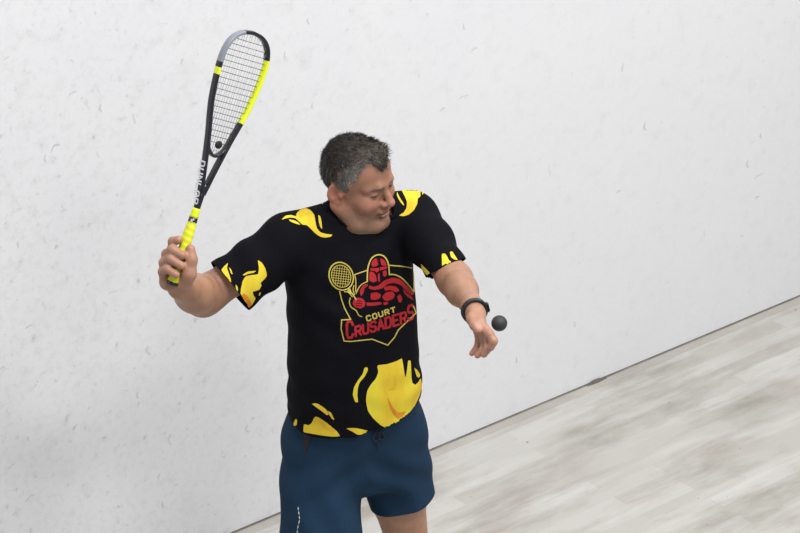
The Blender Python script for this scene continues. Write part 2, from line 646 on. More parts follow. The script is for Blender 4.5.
flow[:, 0] = -.25 * front
flow += rng.normal(size=flow.shape) * .38
flow = flow @ HM.T
L = (.008 + .010 * rng.random(len(pick))) * (1 + .5 * np.clip((qq[:, 2] - .04) / .04, 0, 1))
L *= np.where(qq[:, 2] < .0, .55, 1)
nd = nrm[pick]
tang = flow - nd * (flow * nd).sum(1)[:, None]
tang /= np.linalg.norm(tang, axis=1)[:, None] + 1e-9
side = np.cross(nd, tang)
tip = hv[pick] + tang * (L * .85)[:, None] + nd * (L * (.22 + .25 * rng.random(len(pick))) * np.where(qq[:, 1] > .0, .5, 1.1))[:, None]
midp = hv[pick] + tang * (L * .40)[:, None] + nd * (L * .26)[:, None]
root = hv[pick] - nd * .002
wd = .00055
stack = np.stack([root - side * wd, root + side * wd, midp + side * wd * .8, midp - side * wd * .8, tip], 1).reshape(-1, 3)
sv = np.vstack([hv, stack])
for i in range(len(pick)):
    b = nn0 + 5 * i
    sf.append((b, b + 1, b + 2, b + 3)); sf.append((b + 3, b + 2, b + 4))
sc.append(np.repeat(hair_tone(qq, rnd), 5, 0))
hair_me = mesh_np('hair', sv, sf)
set_attr(hair_me, 'tone', np.vstack(sc))
HAIR = attr_mat('hair', 'tone', rough=.45, scale=240., bump=.5, spec=.4, mott=.3)
hair = link('hair', hair_me, HAIR, person)

# ------------------------------------------------------------------ t-shirt
SH_PROF = [(.82, .176, .136, .004, -.012), (.90, .181, .138, .002, -.014), (1.0, .177, .141, .004, -.016), (1.1, .173, .140, .0, -.014),
           (1.2, .168, .134, .0, -.006), (1.3, .168, .126, -.002, .0), (1.37, .166, .114, -.002, .005), (1.42, .156, .100, -.002, .01),
           (1.465, .130, .085, 0, .015), (1.505, .082, .076, .017, .016), (1.535, .063, .072, .021, .014), (1.62, .061, .072, .021, .008)]
CUR = SHR + (ELR - SHR) * .66
CUL = SHL + (ELL_ - SHL) * .80
CURN = -.77 * cR - .62 * cU + .14 * cC
CULN = .42 * cR - .90 * cU + .10 * cC
CURN /= np.linalg.norm(CURN); CULN /= np.linalg.norm(CULN)
CURA = (ELR - SHR) / np.linalg.norm(ELR - SHR); CULA = (ELL_ - SHL) / np.linalg.norm(ELL_ - SHL)


def shirt_sdf(p):
    u, v, z = to_t(p)
    d = loft(p, SH_PROF)
    d = smin(d, cone(p, tor(-.13, .012, 1.440), tor(.125, .012, 1.450), .068, .066), .03)
    d = smin(d, cone(p, tor(-.018, .018, 1.505), tor(-.150, .012, 1.455), .040, .070), .02)
    d = smin(d, cone(p, tor(.066, .018, 1.508), tor(.160, .012, 1.466), .046, .070), .02)
    dr = chain(p, [SHR + tz * -.006, SHR + (ELR - SHR) * .35 - cU * .012, CUR - cU * .018, CUR + CURA * .08 - cU * .022], [.070, .067, .069, .069], .03)
    dl = chain(p, [SHL + tz * -.004, SHL + (ELL_ - SHL) * .38 + tl * .004, CUL, CUL + CULA * .08], [.070, .059, .0475, .044], .03)
    d = smin(d, dr, .035)
    d = smin(d, dl, .035)
    # soft folds: drag lines from the raised arm, slack at the waist and sleeves
    f1 = np.sin((u * .8 + z * 1.0) * 62 + 2 * np.sin(u * 17)) * np.exp(-((u + .10) ** 2) / .012 - ((z - 1.30) ** 2) / .02)
    f2 = np.sin(z * 75 + u * 18 + 1.5 * np.sin(u * 23)) * np.exp(-((z - 1.02) ** 2) / .008) * (.4 + .6 * np.exp(-((np.abs(u) - .15) ** 2) / .003))
    sr = (p - SHR) @ CURA
    f3 = np.sin(sr * 95 + z * 40) * np.exp(-((sr - .12) ** 2) / .006)
    f4 = np.sin((u * 1.1 - z * .5) * 48) * np.exp(-((u - .10) ** 2) / .015 - ((z - 1.27) ** 2) / .02)
    f5 = np.sin(u * 55 + 1.0) * np.exp(-((z - .93) ** 2) / .003)
    return d + .0035 * f1 + .003 * f2 + .0022 * f3 + .0024 * f4 + .003 * f5


sv_, sf_ = surface_net(shirt_sdf, tor(0, 0, .80) - np.array([.5, .6, 0]), tor(0, 0, 1.64) + np.array([.6, .4, 0]), .0045)


def thicken(bm, t):
    """give an open cloth mesh an inner face and a closed edge"""
    bm.normal_update()
    bm.verts.index_update()
    inner = {v: bm.verts.new(v.co - v.normal * t) for v in list(bm.verts)}
    faces = list(bm.faces)
    rim = [e for e in bm.edges if e.is_boundary]
    rl = [l for e in rim for l in e.link_loops[:1]]
    quads = [(l.vert, l.link_loop_next.vert) for l in rl]
    for f in faces:
        bm.faces.new([inner[v] for v in reversed(f.verts)])
    for a, b in quads:
        try:
            bm.faces.new([b, a, inner[a], inner[b]])
        except ValueError:
            pass


def cut(v, f, cuts):
    bm = bmesh.new()
    vs = [bm.verts.new(p) for p in v]
    for q in f:
        try:
            bm.faces.new([vs[i] for i in q])
        except ValueError:
            pass
    for co, no, cen, rad in cuts:
        cen = Vector(cen)
        if rad < 0:      # a column about the neck
            ax = Vector(NKN)
            fs = []
            for x in bm.faces:
                d = x.calc_center_median() - cen
                t = d.dot(ax)
                if -.03 < t < .3 and (d - ax * t).length < -rad: fs.append(x)
        else:
            fs = [x for x in bm.faces if (x.calc_center_median() - cen).length < rad]
        g = set(fs)
        for x in fs:
            g.update(x.verts); g.update(x.edges)
        bmesh.ops.bisect_plane(bm, geom=list(g), dist=1e-6, plane_co=Vector(co), plane_no=Vector(no), clear_outer=True)
    loose = [x for x in bm.verts if not x.link_faces]
    bmesh.ops.delete(bm, geom=loose, context='VERTS')
    # keep the biggest island
    bm.verts.ensure_lookup_table()
    seen, best = set(), []
    for s in bm.verts:
        if s.index in seen: continue
        st, isl = [s], []
        seen.add(s.index)
        while st:
            x = st.pop(); isl.append(x)
            for e in x.link_edges:
                y = e.other_vert(x)
                if y.index not in seen:
                    seen.add(y.index); st.append(y)
        if len(isl) > len(best): best = isl
    keep = set(best)
    bmesh.ops.delete(bm, geom=[x for x in bm.verts if x not in keep], context='VERTS')
    bmesh.ops.recalc_face_normals(bm, faces=bm.faces[:])
    return bm


# hem: a gently tilted plane; neck: tilted forward
full_bm = bmesh.new()
full_bm.from_mesh(mesh_np('full', sv_, sf_))
full_bvh = BVHTree.FromBMesh(full_bm)
full_bm.free()


def plane_through(pixels, up):
    q = []
    for x, y in pixels:
        d = ray(x, y)
        h = full_bvh.ray_cast(Vector(CAM), Vector(d))
        if h[0] is not None: q.append(np.array(h[0]))
    q = np.array(q)
    c = q.mean(0)
    n = np.linalg.svd(q - c)[2][2]
    if n @ up < 0: n = -n
    return c, n


HEM, HEMN = plane_through([(294, 427), (305, 432.5), (350, 437), (378, 431.5), (406, 414)], -tz)
NKF = full_bvh.ray_cast(Vector(CAM), Vector(ray(366, 228)))[0]
NKN = tz * math.cos(math.radians(36)) - tb * math.sin(math.radians(36)) + .05 * tl
NKN /= np.linalg.norm(NKN)
NKB = tz - .10 * tb - .14 * tl
NKB /= np.linalg.norm(NKB)
NKBC = tor(.013, .012, 1.553)
NKC = np.array(NKF) + tb * .075
NKC = NKC + tl * (.013 - to_t(NKC[None])[0][0])
NKC = NKC - NKN * ((NKC - np.array(NKF)) @ NKN)
sbm = cut(sv_, sf_, [(HEM, HEMN, tor(0, 0, .9), .36), (CUR - cU * .012 + CURN * .006, CURN, CUR + CURA * .09, .135), (CUL, CULN, CUL + CULA * .09, .125), (NKC, NKN, NKC, -.094), (NKBC, NKB, NKBC, -.092)])
shirt_bvh = BVHTree.FromBMesh(sbm)
# neckline loop for the ribbed collar
loop = [v.co.copy() for v in sbm.verts if v.is_boundary and (v.co - Vector(NKBC)).length < .14]
shirt_base = mesh_from_bm('t_shirt', sbm)


# printed shapes: filled polygons traced on the cloth surface itself
def in_cloth(px, py, bvh, off):
    d = ray(px, py)
    h = bvh.ray_cast(Vector(CAM), Vector(d))
    if h[0] is None:
        return None
    n = h[1]
    if n.dot(Vector(d)) > 0: n = -n
    return h[0] + n * off


def print_faces(polys, bvh, off=.0012, step=2.2):
    """polys: list of (pixel outline, material slot). returns verts, faces, slots"""
    V, Fc, S = [], [], []
    for pts, slot in polys:
        bm = bmesh.new()
        vs = [bm.verts.new((x, y, 0)) for x, y in pts]
        try:
            fc = bm.faces.new(vs)
        except ValueError:
            bm.free(); continue
        fc.normal_update()
        bmesh.ops.triangulate(bm, faces=[fc], ngon_method='EAR_CLIP')
        for _ in range(6):
            lg = [e for e in bm.edges if e.calc_length() > step]
            if not lg: break
            bmesh.ops.subdivide_edges(bm, edges=lg, cuts=1, use_grid_fill=False)
            bm.normal_update()
            bmesh.ops.triangulate(bm, faces=[f for f in bm.faces if len(f.verts) > 3])
        o = len(V)
        pos = [in_cloth(v.co.x, v.co.y, bvh, off) for v in bm.verts]
        bm.verts.index_update()
        mp = {}
        for i, q in enumerate(pos):
            if q is not None:
                mp[i] = len(V); V.append(q)
        for f in bm.faces:
            ids = [v.index for v in f.verts]
            if all(i in mp for i in ids):
                w = [V[mp[i]] for i in ids]
                if max((w[0] - w[1]).length, (w[1] - w[2]).length, (w[0] - w[2]).length) < .03:
                    # wind towards the viewer side
                    n = (w[1] - w[0]).cross(w[2] - w[0])
                    if n.dot(Vector(CAM) - w[0]) < 0: ids = ids[::-1]
                    Fc.append([mp[i] for i in ids]); S.append(slot)
        bm.free()
    return V, Fc, S


def crop(ox, oy, s, pts):
    return [(ox + x / s, oy + y / s) for x, y in pts]


def round_poly(pts, n=4):
    """smooth a traced outline but keep its sharp tips"""
    p = np.array(pts, float)
    m = len(p)
    out = []
    for i in range(m):
        a, b, c, d = p[i - 1], p[i], p[(i + 1) % m], p[(i + 2) % m]
        for t in np.linspace(0, 1, n, endpoint=False):
            q = .5 * ((2 * b) + (c - a) * t + (2 * a - 5 * b + 4 * c - d) * t * t + (3 * b - a - 3 * c + d) * t ** 3)
            lin = b + (c - b) * t
            out.append(tuple(.45 * q + .55 * lin))
    return out


FL = []
sA = 6.667
for pts in ([(78, 265), (105, 240), (140, 235), (172, 243), (180, 220), (205, 198), (240, 190), (270, 203), (295, 235), (303, 280), (312, 320), (335, 348), (375, 360), (415, 365), (405, 378), (370, 384), (335, 378), (300, 355), (270, 325), (245, 303), (215, 298), (190, 275), (170, 258), (140, 252), (110, 257)],
            [(125, 265), (160, 270), (190, 285), (200, 300), (170, 292), (140, 280)],
            [(322, 235), (335, 245), (343, 280), (347, 325), (335, 315), (325, 280)],
            [(325, 145), (345, 135), (355, 150), (350, 165), (340, 152)]):
    FL.append((crop(270, 180, sA, pts), 1))
sB = 4.844
for pts in ([(93, 55), (120, 52), (160, 55), (200, 62), (195, 80), (195, 105), (183, 115), (180, 140), (165, 170), (140, 192), (115, 200), (93, 196), (115, 182), (128, 160), (130, 130), (118, 100), (103, 75)],
            [(207, 75), (214, 80), (205, 98), (203, 88)],
            [(83, 85), (95, 110), (112, 135), (117, 150), (105, 140), (90, 118), (82, 100)],
            [(300, 385), (315, 382), (325, 395), (335, 415), (355, 425), (385, 425), (400, 418), (395, 432), (350, 452), (318, 472), (303, 470), (301, 430)],
            [(338, 375), (350, 372), (365, 395), (375, 412), (360, 410), (345, 400)],
            [(200, 430), (215, 445), (240, 470), (275, 490), (288, 478), (285, 492), (262, 499), (230, 487), (205, 455)]):
    FL.append((crop(380, 175, sB, pts), 1))
sC = 5.33
for pts in ([(200, 135), (250, 128), (300, 112), (328, 98), (335, 130), (340, 165), (347, 198), (355, 165), (362, 110), (375, 112), (378, 160), (380, 205), (385, 228), (400, 238), (415, 225), (428, 205), (436, 240), (425, 290), (398, 348), (348, 410), (292, 455), (250, 469), (215, 452), (175, 415), (148, 375), (138, 320), (145, 270), (165, 235), (190, 205), (203, 170)],
            [(395, 148), (410, 160), (425, 185), (420, 200), (408, 195), (400, 170)],
            [(130, 148), (145, 145), (148, 160), (130, 195), (105, 225), (95, 255), (92, 290), (95, 330), (80, 328), (68, 290), (75, 250), (95, 215), (120, 180)],
            [(35, 470), (80, 468), (130, 478), (165, 488), (140, 500), (95, 504), (65, 487)]):
    FL.append((crop(340, 340, sC, pts), 1))
sD = 6.66
for pts in ([(195, 295), (225, 300), (245, 285), (265, 245), (285, 245), (320, 265), (370, 305), (410, 338), (432, 372), (380, 376), (310, 368), (240, 356), (192, 345)],
            [(248, 158), (280, 155), (315, 175), (345, 200), (358, 225), (345, 232), (310, 205), (275, 180)],
            [(355, 205), (375, 220), (395, 262), (380, 258), (360, 228)],
            [(125, 290), (140, 258), (150, 270), (145, 300), (130, 305)]):
    FL.append((crop(275, 380, sD, pts), 1))
sE = 7.614
for pts in ([(365, 155), (395, 175), (420, 215), (432, 270), (410, 300), (385, 325), (390, 345), (375, 375), (345, 388), (325, 392), (330, 420), (345, 445), (320, 490), (295, 512), (265, 475), (240, 445), (230, 420), (235, 370), (250, 310), (275, 275), (330, 265), (365, 258), (372, 215)],
            [(250, 265), (290, 240), (350, 235), (330, 250), (290, 258), (262, 270)],
            [(90, 225), (115, 195), (137, 178), (130, 215), (145, 260), (158, 300), (160, 338), (133, 308), (93, 268)],
            [(145, 210), (160, 225), (172, 260), (160, 255)],
            [(195, 340), (210, 360), (212, 400), (198, 392)],
            [(375, 400), (385, 400), (380, 415), (370, 425)],
            [(40, 225), (60, 225), (62, 245), (48, 240)]):
    FL.append((crop(210, 240, sE, pts), 1))
FL = [(round_poly(p), s) for p, s in FL]
FLO = [(round_poly(crop(340, 340, sC, [(250, 300), (265, 330), (285, 365), (310, 385), (350, 380), (335, 402), (310, 417), (288, 400), (268, 365)])), 2),
       (round_poly(crop(210, 240, sE, [(240, 425), (255, 405), (285, 425), (310, 470), (312, 495), (296, 510), (266, 474), (243, 445)])), 2),
       (round_poly(crop(270, 180, sA, [(190, 230), (205, 210), (235, 205), (260, 222), (235, 225), (215, 245), (200, 250)])), 3),
       (round_poly(crop(275, 380, sD, [(300, 275), (330, 285), (375, 318), (400, 342), (370, 335), (330, 318)])), 3),
       (round_poly(crop(340, 340, sC, [(265, 200), (290, 190), (302, 225), (295, 260), (262, 262), (245, 285), (235, 265), (250, 235)])), 3)]

fv, ff, fs = print_faces(FL, shirt_bvh, .0010)
gv, gf, gs = print_faces(FLO, shirt_bvh, .0016)


def flame_mat(name, a, b, scale):
    m, nt, bs = nodes_of(name)
    tc = N(nt, 'ShaderNodeTexCoord')
    mp = N(nt, 'ShaderNodeMapping'); mp.inputs['Scale'].default_value = (1, 1, .35)
    nz = N(nt, 'ShaderNodeTexNoise', Scale=scale, Detail=3.0)
    nt.links.new(tc.outputs['Object'], mp.inputs['Vector'])
    nt.links.new(mp.outputs['Vector'], nz.inputs['Vector'])
    rp = N(nt, 'ShaderNodeValToRGB')
    rp.color_ramp.elements[0].position = .40; rp.color_ramp.elements[0].color = (*a, 1)
    rp.color_ramp.elements[1].position = .72; rp.color_ramp.elements[1].color = (*b, 1)
    nt.links.new(nz.outputs['Fac'], rp.inputs['Fac'])
    nt.links.new(rp.outputs['Color'], bs.inputs['Base Color'])
    bs.inputs['Roughness'].default_value = .8
    bs.inputs['Specular IOR Level'].default_value = .15
    return m


CLOTH = plain('black_jersey', (.0048, .0050, .0072), .85, .25, 300., .25, spec=.08)
YEL = flame_mat('flame_yellow', (.72, .60, .045), (.66, .42, .03), 16.)
ORG = flame_mat('flame_orange', (.62, .20, .02), (.66, .36, .03), 40.)
AMB = flame_mat('flame_amber', (.66, .40, .03), (.70, .55, .04), 40.)

bm = bmesh.new()
bm.from_mesh(shirt_base)
# cloth thickness
thicken(bm, .002)
for V_, F_, S_ in ((fv, ff, fs), (gv, gf, gs)):
    vs = [bm.verts.new(p) for p in V_]
    for q, s in zip(F_, S_):
        try:
            f = bm.faces.new([vs[i] for i in q]); f.material_index = s
        except ValueError:
            pass
shirt = link('t_shirt', mesh_from_bm('t_shirt', bm), [CLOTH, YEL, ORG, AMB], person)
tag(shirt, 'black t-shirt printed with yellow flames and a red crest')

# ribbed collar
lc = Vector(NKC)
ax = Vector(tl); ay = Vector(NKN).cross(ax)
loop.sort(key=lambda c: math.atan2((c - lc).dot(ay), (c - lc).dot(ax)))
if len(loop) > 12:
    lp = np.array([c[:] for c in loop])
    k = np.linspace(0, len(lp), 90, endpoint=False).astype(int)
    lp = lp[k]
    for _ in range(3):
        lp = (np.roll(lp, 1, 0) + 2 * lp + np.roll(lp, -1, 0)) / 4
    v, f = tube(lp, .0055, 8, closed=True)
    link('collar', mesh_np('collar', v, f), CLOTH, shirt)


# ------------------------------------------------------------------ crest
def stroke(pts, w, closed=False):
    """quads along a polyline, in pixel space"""
    p = np.array(pts, float)
    if closed: p = np.vstack([p, p[:1]])
    out = []
    for a, b in zip(p[:-1], p[1:]):
        d = b - a; l = np.linalg.norm(d)
        if l < 1e-6: continue
        d /= l
        nn = np.array([-d[1], d[0]]) * w / 2
        e = d * w * .32
        out.append([tuple(a - e + nn), tuple(a - e - nn), tuple(b + e - nn), tuple(b + e + nn)])
    return out


GLYPH = {
    'C': [[(1, .8), (.8, 1), (.2, 1), (0, .8), (0, .2), (.2, 0), (.8, 0), (1, .2)]],
    'O': [[(0, .2), (.2, 0), (.8, 0), (1, .2), (1, .8), (.8, 1), (.2, 1), (0, .8), (0, .2)]],
    'U': [[(0, 1), (0, .2), (.2, 0), (.8, 0), (1, .2), (1, 1)]],
    'R': [[(0, 0), (0, 1), (.8, 1), (1, .85), (1, .62), (.8, .48), (0, .48)], [(.5, .48), (1, 0)]],
    'T': [[(0, 1), (1, 1)], [(.5, 1), (.5, 0)]],
    'S': [[(1, .82), (.8, 1), (.2, 1), (0, .82), (0, .66), (.2, .52), (.8, .48), (1, .34), (1, .18), (.8, 0), (.2, 0), (0, .18)]],
    'A': [[(0, 0), (.5, 1), (1, 0)], [(.2, .34), (.8, .34)]],
    'D': [[(0, 0), (0, 1), (.7, 1), (1, .75), (1, .25), (.7, 0), (0, 0)]],
    'E': [[(1, 1), (0, 1), (0, 0), (1, 0)], [(0, .5), (.8, .5)]],
    'N': [[(0, 0), (0, 1), (1, 0), (1, 1)]],
    'L': [[(0, 1), (0, 0), (1, 0)]],
    'P': [[(0, 0), (0, 1), (.8, 1), (1, .85), (1, .6), (.8, .45), (0, .45)]],
}


def word_quad(word, quad, fill=.72, w=.2):
    """letters mapped into a quad TL, TR, BR, BL (pixel space)"""
    TL, TR, BR, BL = [np.array(q, float) for q in quad]
    n = len(word)
    out = []
    hgt = np.linalg.norm(TL - BL); wid = np.linalg.norm(BR - BL) / n * fill

    def mp(s, t):
        return (BL * (1 - s) + BR * s) * (1 - t) + (TL * (1 - s) + TR * s) * t
    for i, ch in enumerate(word):
        for pl in GLYPH[ch]:
            pts = [mp((i + .5 + (x - .5) * fill) / n, y) for x, y in pl]
            out += stroke(pts, w * min(wid, hgt) * 1.4)
    return out


sK = 5.08
K = lambda pts: crop(325, 245, sK, pts)
GOLD, RED, DK = 0, 1, 2
CR = []


def gold(pts, w=1.15, closed=False, sm=True):
    q = catmull(K(pts), 3) if (sm and len(pts) > 2) else K(pts)
    for s in stroke(q, w, closed): CR.append((s, GOLD))


ring = []
for i in range(28):
    a = 2 * math.pi * i / 28
    x, y = 60 * math.cos(a), 72 * math.sin(a)
    t = math.radians(-22)
    ring.append((82 + x * math.cos(t) - y * math.sin(t), 158 + x * math.sin(t) + y * math.cos(t)))
gold(ring, 1.25, True, False)
ring2 = [(82 + (x - 82) * .80, 158 + (y - 158) * .80) for x, y in ring]
gold(ring2, .7, True, False)
for i in range(-3, 4):
    t = math.radians(-22)
    for vert in (0, 1):
        o = i * 12.5
        if vert:
            hlen = 57 * math.sqrt(max(0, 1 - (o / 48) ** 2)); a, b = (o, -hlen), (o, hlen)
        else:
            hlen = 48 * math.sqrt(max(0, 1 - (o / 57) ** 2)); a, b = (-hlen, o), (hlen, o)
        mk = lambda c: (82 + c[0] * math.cos(t + .5) - c[1] * math.sin(t + .5), 158 + c[0] * math.sin(t + .5) + c[1] * math.cos(t + .5))
        gold([mk(a), mk(b)], .42, False, False)
gold([(118, 222), (140, 250), (158, 278)], 1.2)
gold([(146, 205), (142, 228), (150, 252)], .9)
gold([(98, 236), (118, 240), (138, 262)], .9)
CR.append((K([(112, 232), (128, 220), (136, 246), (128, 248)]), GOLD))
gold([(150, 150), (215, 128)], 1.1)
gold([(150, 150), (156, 180), (155, 235)], 1.0)
gold([(214, 185), (215, 140), (220, 105), (236, 68), (265, 50), (298, 57), (320, 92), (326, 150)], 1.3)
gold([(214, 185), (185, 200), (168, 222), (157, 245)], 1.0)
gold([(326, 150), (350, 150), (385, 165), (418, 198), (450, 238)], 1.2)
gold([(325, 103), (390, 108), (448, 118), (450, 236)], 1.2, sm=False)
gold([(75, 235), (84, 275), (100, 322), (130, 378), (84, 380), (82, 425), (97, 487), (130, 489), (240, 478), (318, 508), (352, 468), (372, 430), (461, 345), (448, 310)], 1.15, sm=False)
gold([(128, 268), (124, 290), (133, 315), (158, 332), (170, 355), (186, 363)], 1.1)
red = [
    [(234, 100), (240, 80), (258, 66), (268, 70), (272, 98), (258, 108), (240, 110)],             # helmet crown
    [(280, 68), (300, 76), (313, 100), (305, 106), (284, 100)],
    [(230, 118), (256, 118), (276, 114), (310, 108), (316, 118), (300, 124), (276, 130), (262, 140), (252, 132), (232, 130)],
    [(226, 135), (244, 138), (256, 152), (262, 182), (244, 190), (224, 180)],                      # cheek plate
    [(268, 150), (276, 142), (278, 186), (268, 182)],
    [(292, 135), (310, 128), (314, 150), (306, 160), (296, 158)],
    [(270, 206), (300, 180), (340, 166), (372, 170), (400, 190), (424, 218), (450, 245), (440, 256), (412, 236), (385, 205), (352, 192), (318, 198), (290, 220), (250, 228), (222, 220), (225, 205), (245, 212)],  # cape
    [(392, 222), (415, 244), (440, 262), (446, 280), (420, 266), (404, 250)],
    [(232, 245), (262, 240), (284, 252), (278, 270), (255, 278), (232, 275)],                      # chest
    [(290, 262), (310, 240), (340, 236), (354, 252), (345, 272), (318, 284), (300, 280)],
    [(298, 214), (330, 206), (362, 212), (376, 232), (360, 240), (330, 228), (305, 232)],
    [(176, 235), (190, 205), (214, 196), (218, 206), (200, 220), (196, 240), (182, 260)],          # shoulder
    [(145, 278), (165, 266), (190, 272), (204, 290), (200, 312), (178, 322), (155, 316), (140, 300)],  # fist
    [(210, 292), (240, 292), (278, 288), (290, 300), (250, 308), (212, 308)],                      # forearm
    [(295, 292), (320, 288), (318, 300), (300, 306)],
    [(366, 262), (380, 250), (392, 275), (384, 292), (372, 288)],
]
for r_ in red:
    CR.append((round_poly(K(r_), 2), RED))
for pts in ([(160, 282), (185, 286)], [(158, 294), (188, 298)], [(160, 306), (184, 309)]):
    for s in stroke(K(pts), .55): CR.append((s, DK))
CR2 = [(s, DK) for s in stroke(K([(262, 66), (276, 110), (278, 150)]), .7)]
for s in word_quad('COURT', K([(202, 364), (358, 314), (362, 336), (209, 388)]), .62, .25): CR.append((s, GOLD))
for w_, q_ in (('C', [(103, 388), (147, 391), (148, 466), (106, 473)]), ('RUSADER', [(148, 418), (414, 338), (417, 392), (150, 464)]), ('S', [(414, 312), (450, 300), (452, 368), (417, 388)])):
    for s in word_quad(w_, K(q_), .70, .30): CR.append((s, RED))
PG = plain('print_gold', (.52, .42, .085), .75, .1, 200., spec=.2)
PR = plain('print_red', (.37, .016, .022), .75, .15, 200., spec=.2)
cv, cf, cs = print_faces(CR, shirt_bvh, .0011, 2.6)
cv2, cf2, cs2 = print_faces([c for c in CR if c[1] == DK] + CR2, shirt_bvh, .0017, 2.6)
V_, F_ = merge([(cv, cf), (cv2, cf2)])
cme = mesh_np('crest_emblem', V_, F_)
crest = link('crest_emblem', cme, [PG, PR, CLOTH], shirt)
cme.polygons.foreach_set('material_index', list(cs) + list(cs2))
tag(crest, 'red and gold knight crest lettered COURT CRUSADERS')

# ------------------------------------------------------------------ shorts
SHO_PROF = [(.70, .166, .124, .006, .0), (.74, .176, .128, .006, .0), (.80, .186, .132, .006, .0), (.88, .186, .132, .005, -.006), (.95, .172, .131, .004, -.012), (1.06, .162, .125, .003, -.012)]
HER = P(321, 541, -.24); HEL = P(403, 499, -.34)
CRO = P(371, 478, -.05)


def shorts_sdf(p):
    u, v, z = to_t(p)
    d = loft(p, SHO_PROF)
    d = smax(d, .735 - z, .03)
    ar = tor(-.088, -.002, .86); al = tor(.092, .0, .86)
    er = HER + (HER - ar) * .3; el = HEL + (HEL - al) * .3
    d = smin(d, cone(p, ar, er, .100, .117), .03)
    d = smin(d, cone(p, al, el, .094, .089), .05)
    f = np.sin(u * 60 + z * 22) * np.exp(-((z - .70) ** 2) / .01) * .004
    g = np.sin((z * 1.0 + np.abs(u) * .8) * 60) * np.exp(-((z - .80) ** 2) / .004) * .004
    w = np.sin(u * 120) * np.exp(-((z - .97) ** 2) / .001) * .002
    return d + f + g + w


ov, of = surface_net(shorts_sdf, (-.46, -.40, .45), (.28, .40, 1.08), .0048)
tdR = HER - tor(-.088, 0, .86); tdR /= np.linalg.norm(tdR)
tdL = HEL - tor(.092, 0, .86); tdL /= np.linalg.norm(tdL)
obm = cut(ov, of, [(tor(0, 0, 1.035), tz, tor(0, 0, 1.05), .3), (HER, tdR, HER + tdR * .08, .15), (HEL, tdL, HEL + tdL * .08, .13)])
shorts_bvh = BVHTree.FromBMesh(obm)
thicken(obm, .002)
NAVY = plain('navy_cloth', (.0125, .033, .066), .85, .25, 420., .4, spec=.12)
shorts = link('shorts', mesh_from_bm('shorts', obm), NAVY, person)
tag(shorts, 'navy blue sports shorts')
# stitched hem lines, drawstring, pocket, side lettering
CORD = plain('black_cord', (.006, .006, .008), .7, .2, 200.)
WHITE = plain('white_print', (.55, .57, .60), .7, .05, 200.)


def on_shorts(pts, off):
    out = []
    for x, y in pts:
        q = in_cloth(x, y, shorts_bvh, off)
        if q is not None: out.append(np.array(q))
    return np.array(out)


parts = []
for pts, r in (([(377, 430), (373, 434), (372.5, 438), (376, 440.5), (379, 437), (378, 431)], .0019), ([(378, 431), (382, 432), (383.5, 436), (381, 439), (378, 437)], .0019), ([(377, 440), (377.5, 446), (377, 450)], .0014)):
    q = on_shorts(pts, .004)
    if len(q) > 2: parts.append(tube(catmull(q, 4), r, 6))
if parts:
    v, f = merge(parts)
    link('drawstring', mesh_np('drawstring', v, f), CORD, shorts)
pv, pf, ps = print_faces([(round_poly([(303.5, 432), (311.5, 433), (310.5, 440), (307, 449), (305, 455), (303.8, 448)]), 0)], shorts_bvh, .0015)
if pv: link('pocket_opening', mesh_np('pocket_opening', pv, pf), CORD, shorts)
sq = []
zz = catmull([(298.2, 507), (298.8, 511), (299.5, 516), (299.8, 520), (298.6, 525), (297.8, 530), (297.4, 536), (297, 541)], 4)
for i, (a, b) in enumerate(zip(zz[:-1], zz[1:])):
    if i % 4 != 3: sq += [(s, 0) for s in stroke([a, b], .55 + .45 * (i % 2))]
pv, pf, ps = print_faces(sq, shorts_bvh, .0014)
if pv: link('side_lettering', mesh_np('side_lettering', pv, pf), WHITE, shorts)

# ------------------------------------------------------------------ shoes and socks
SHOE = plain('shoe_fabric', (.55, .56, .58), .7, .1, 150., .2)
SOLE = plain('shoe_sole', (.30, .17, .07), .7, .1, 90.)
SOCK = plain('white_sock', (.6, .6, .6), .9, .08, 300., .3)
for an in (ANR, ANL):
    def shoe_sdf(p, an=an):
        g = chain(p, [an + np.array([-.003, .035, -.048]), an + np.array([.008, -.05, -.046]), an + np.array([.030, -.150, -.060])], [.043, .044, .034], .03)
        g = smin(g, cone(p, an + np.array([0, .01, -.04]), an + np.array([0, .012, 0.0]), .045, .046), .02)
        g = smax(g, p[:, 2] - .112, .004)
        return smax(g, .014 - p[:, 2], .006)

    def sole_sdf(p, an=an):
        q = p.copy(); q[:, 2] = .03
        g = chain(q, [np.r_[(an + np.array([-.003, .037, 0]))[:2], .03], np.r_[(an + np.array([.008, -.05, 0]))[:2], .03], np.r_[(an + np.array([.030, -.152, 0]))[:2], .03]], [.044, .046, .040], .03)
        return smax(g, np.abs(p[:, 2] - .0135) - .0125, .004)
    v, f = surface_net(shoe_sdf, an - np.array([.12, .28, .10]), an + np.array([.14, .14, .06]), .004)
    sh = link('shoe', mesh_np('shoe', v, f), SHOE, person)
    v, f = surface_net(sole_sdf, an - np.array([.12, .28, .10]), an + np.array([.14, .14, .06]), .004)
    link('sole', mesh_np('sole', v, f), SOLE, sh)
    kn = KNR if an is ANR else KNL
    d = (kn - an) / np.linalg.norm(kn - an)
    v, f = tube([an + d * -.01, an + d * .05, an + d * .095 + np.array([0, .004, 0]), an + d * .10 + np.array([0, .004, 0])], [.042, .043, .048, .047], 24)
    link('sock', mesh_np('sock', v, f), SOCK, person)

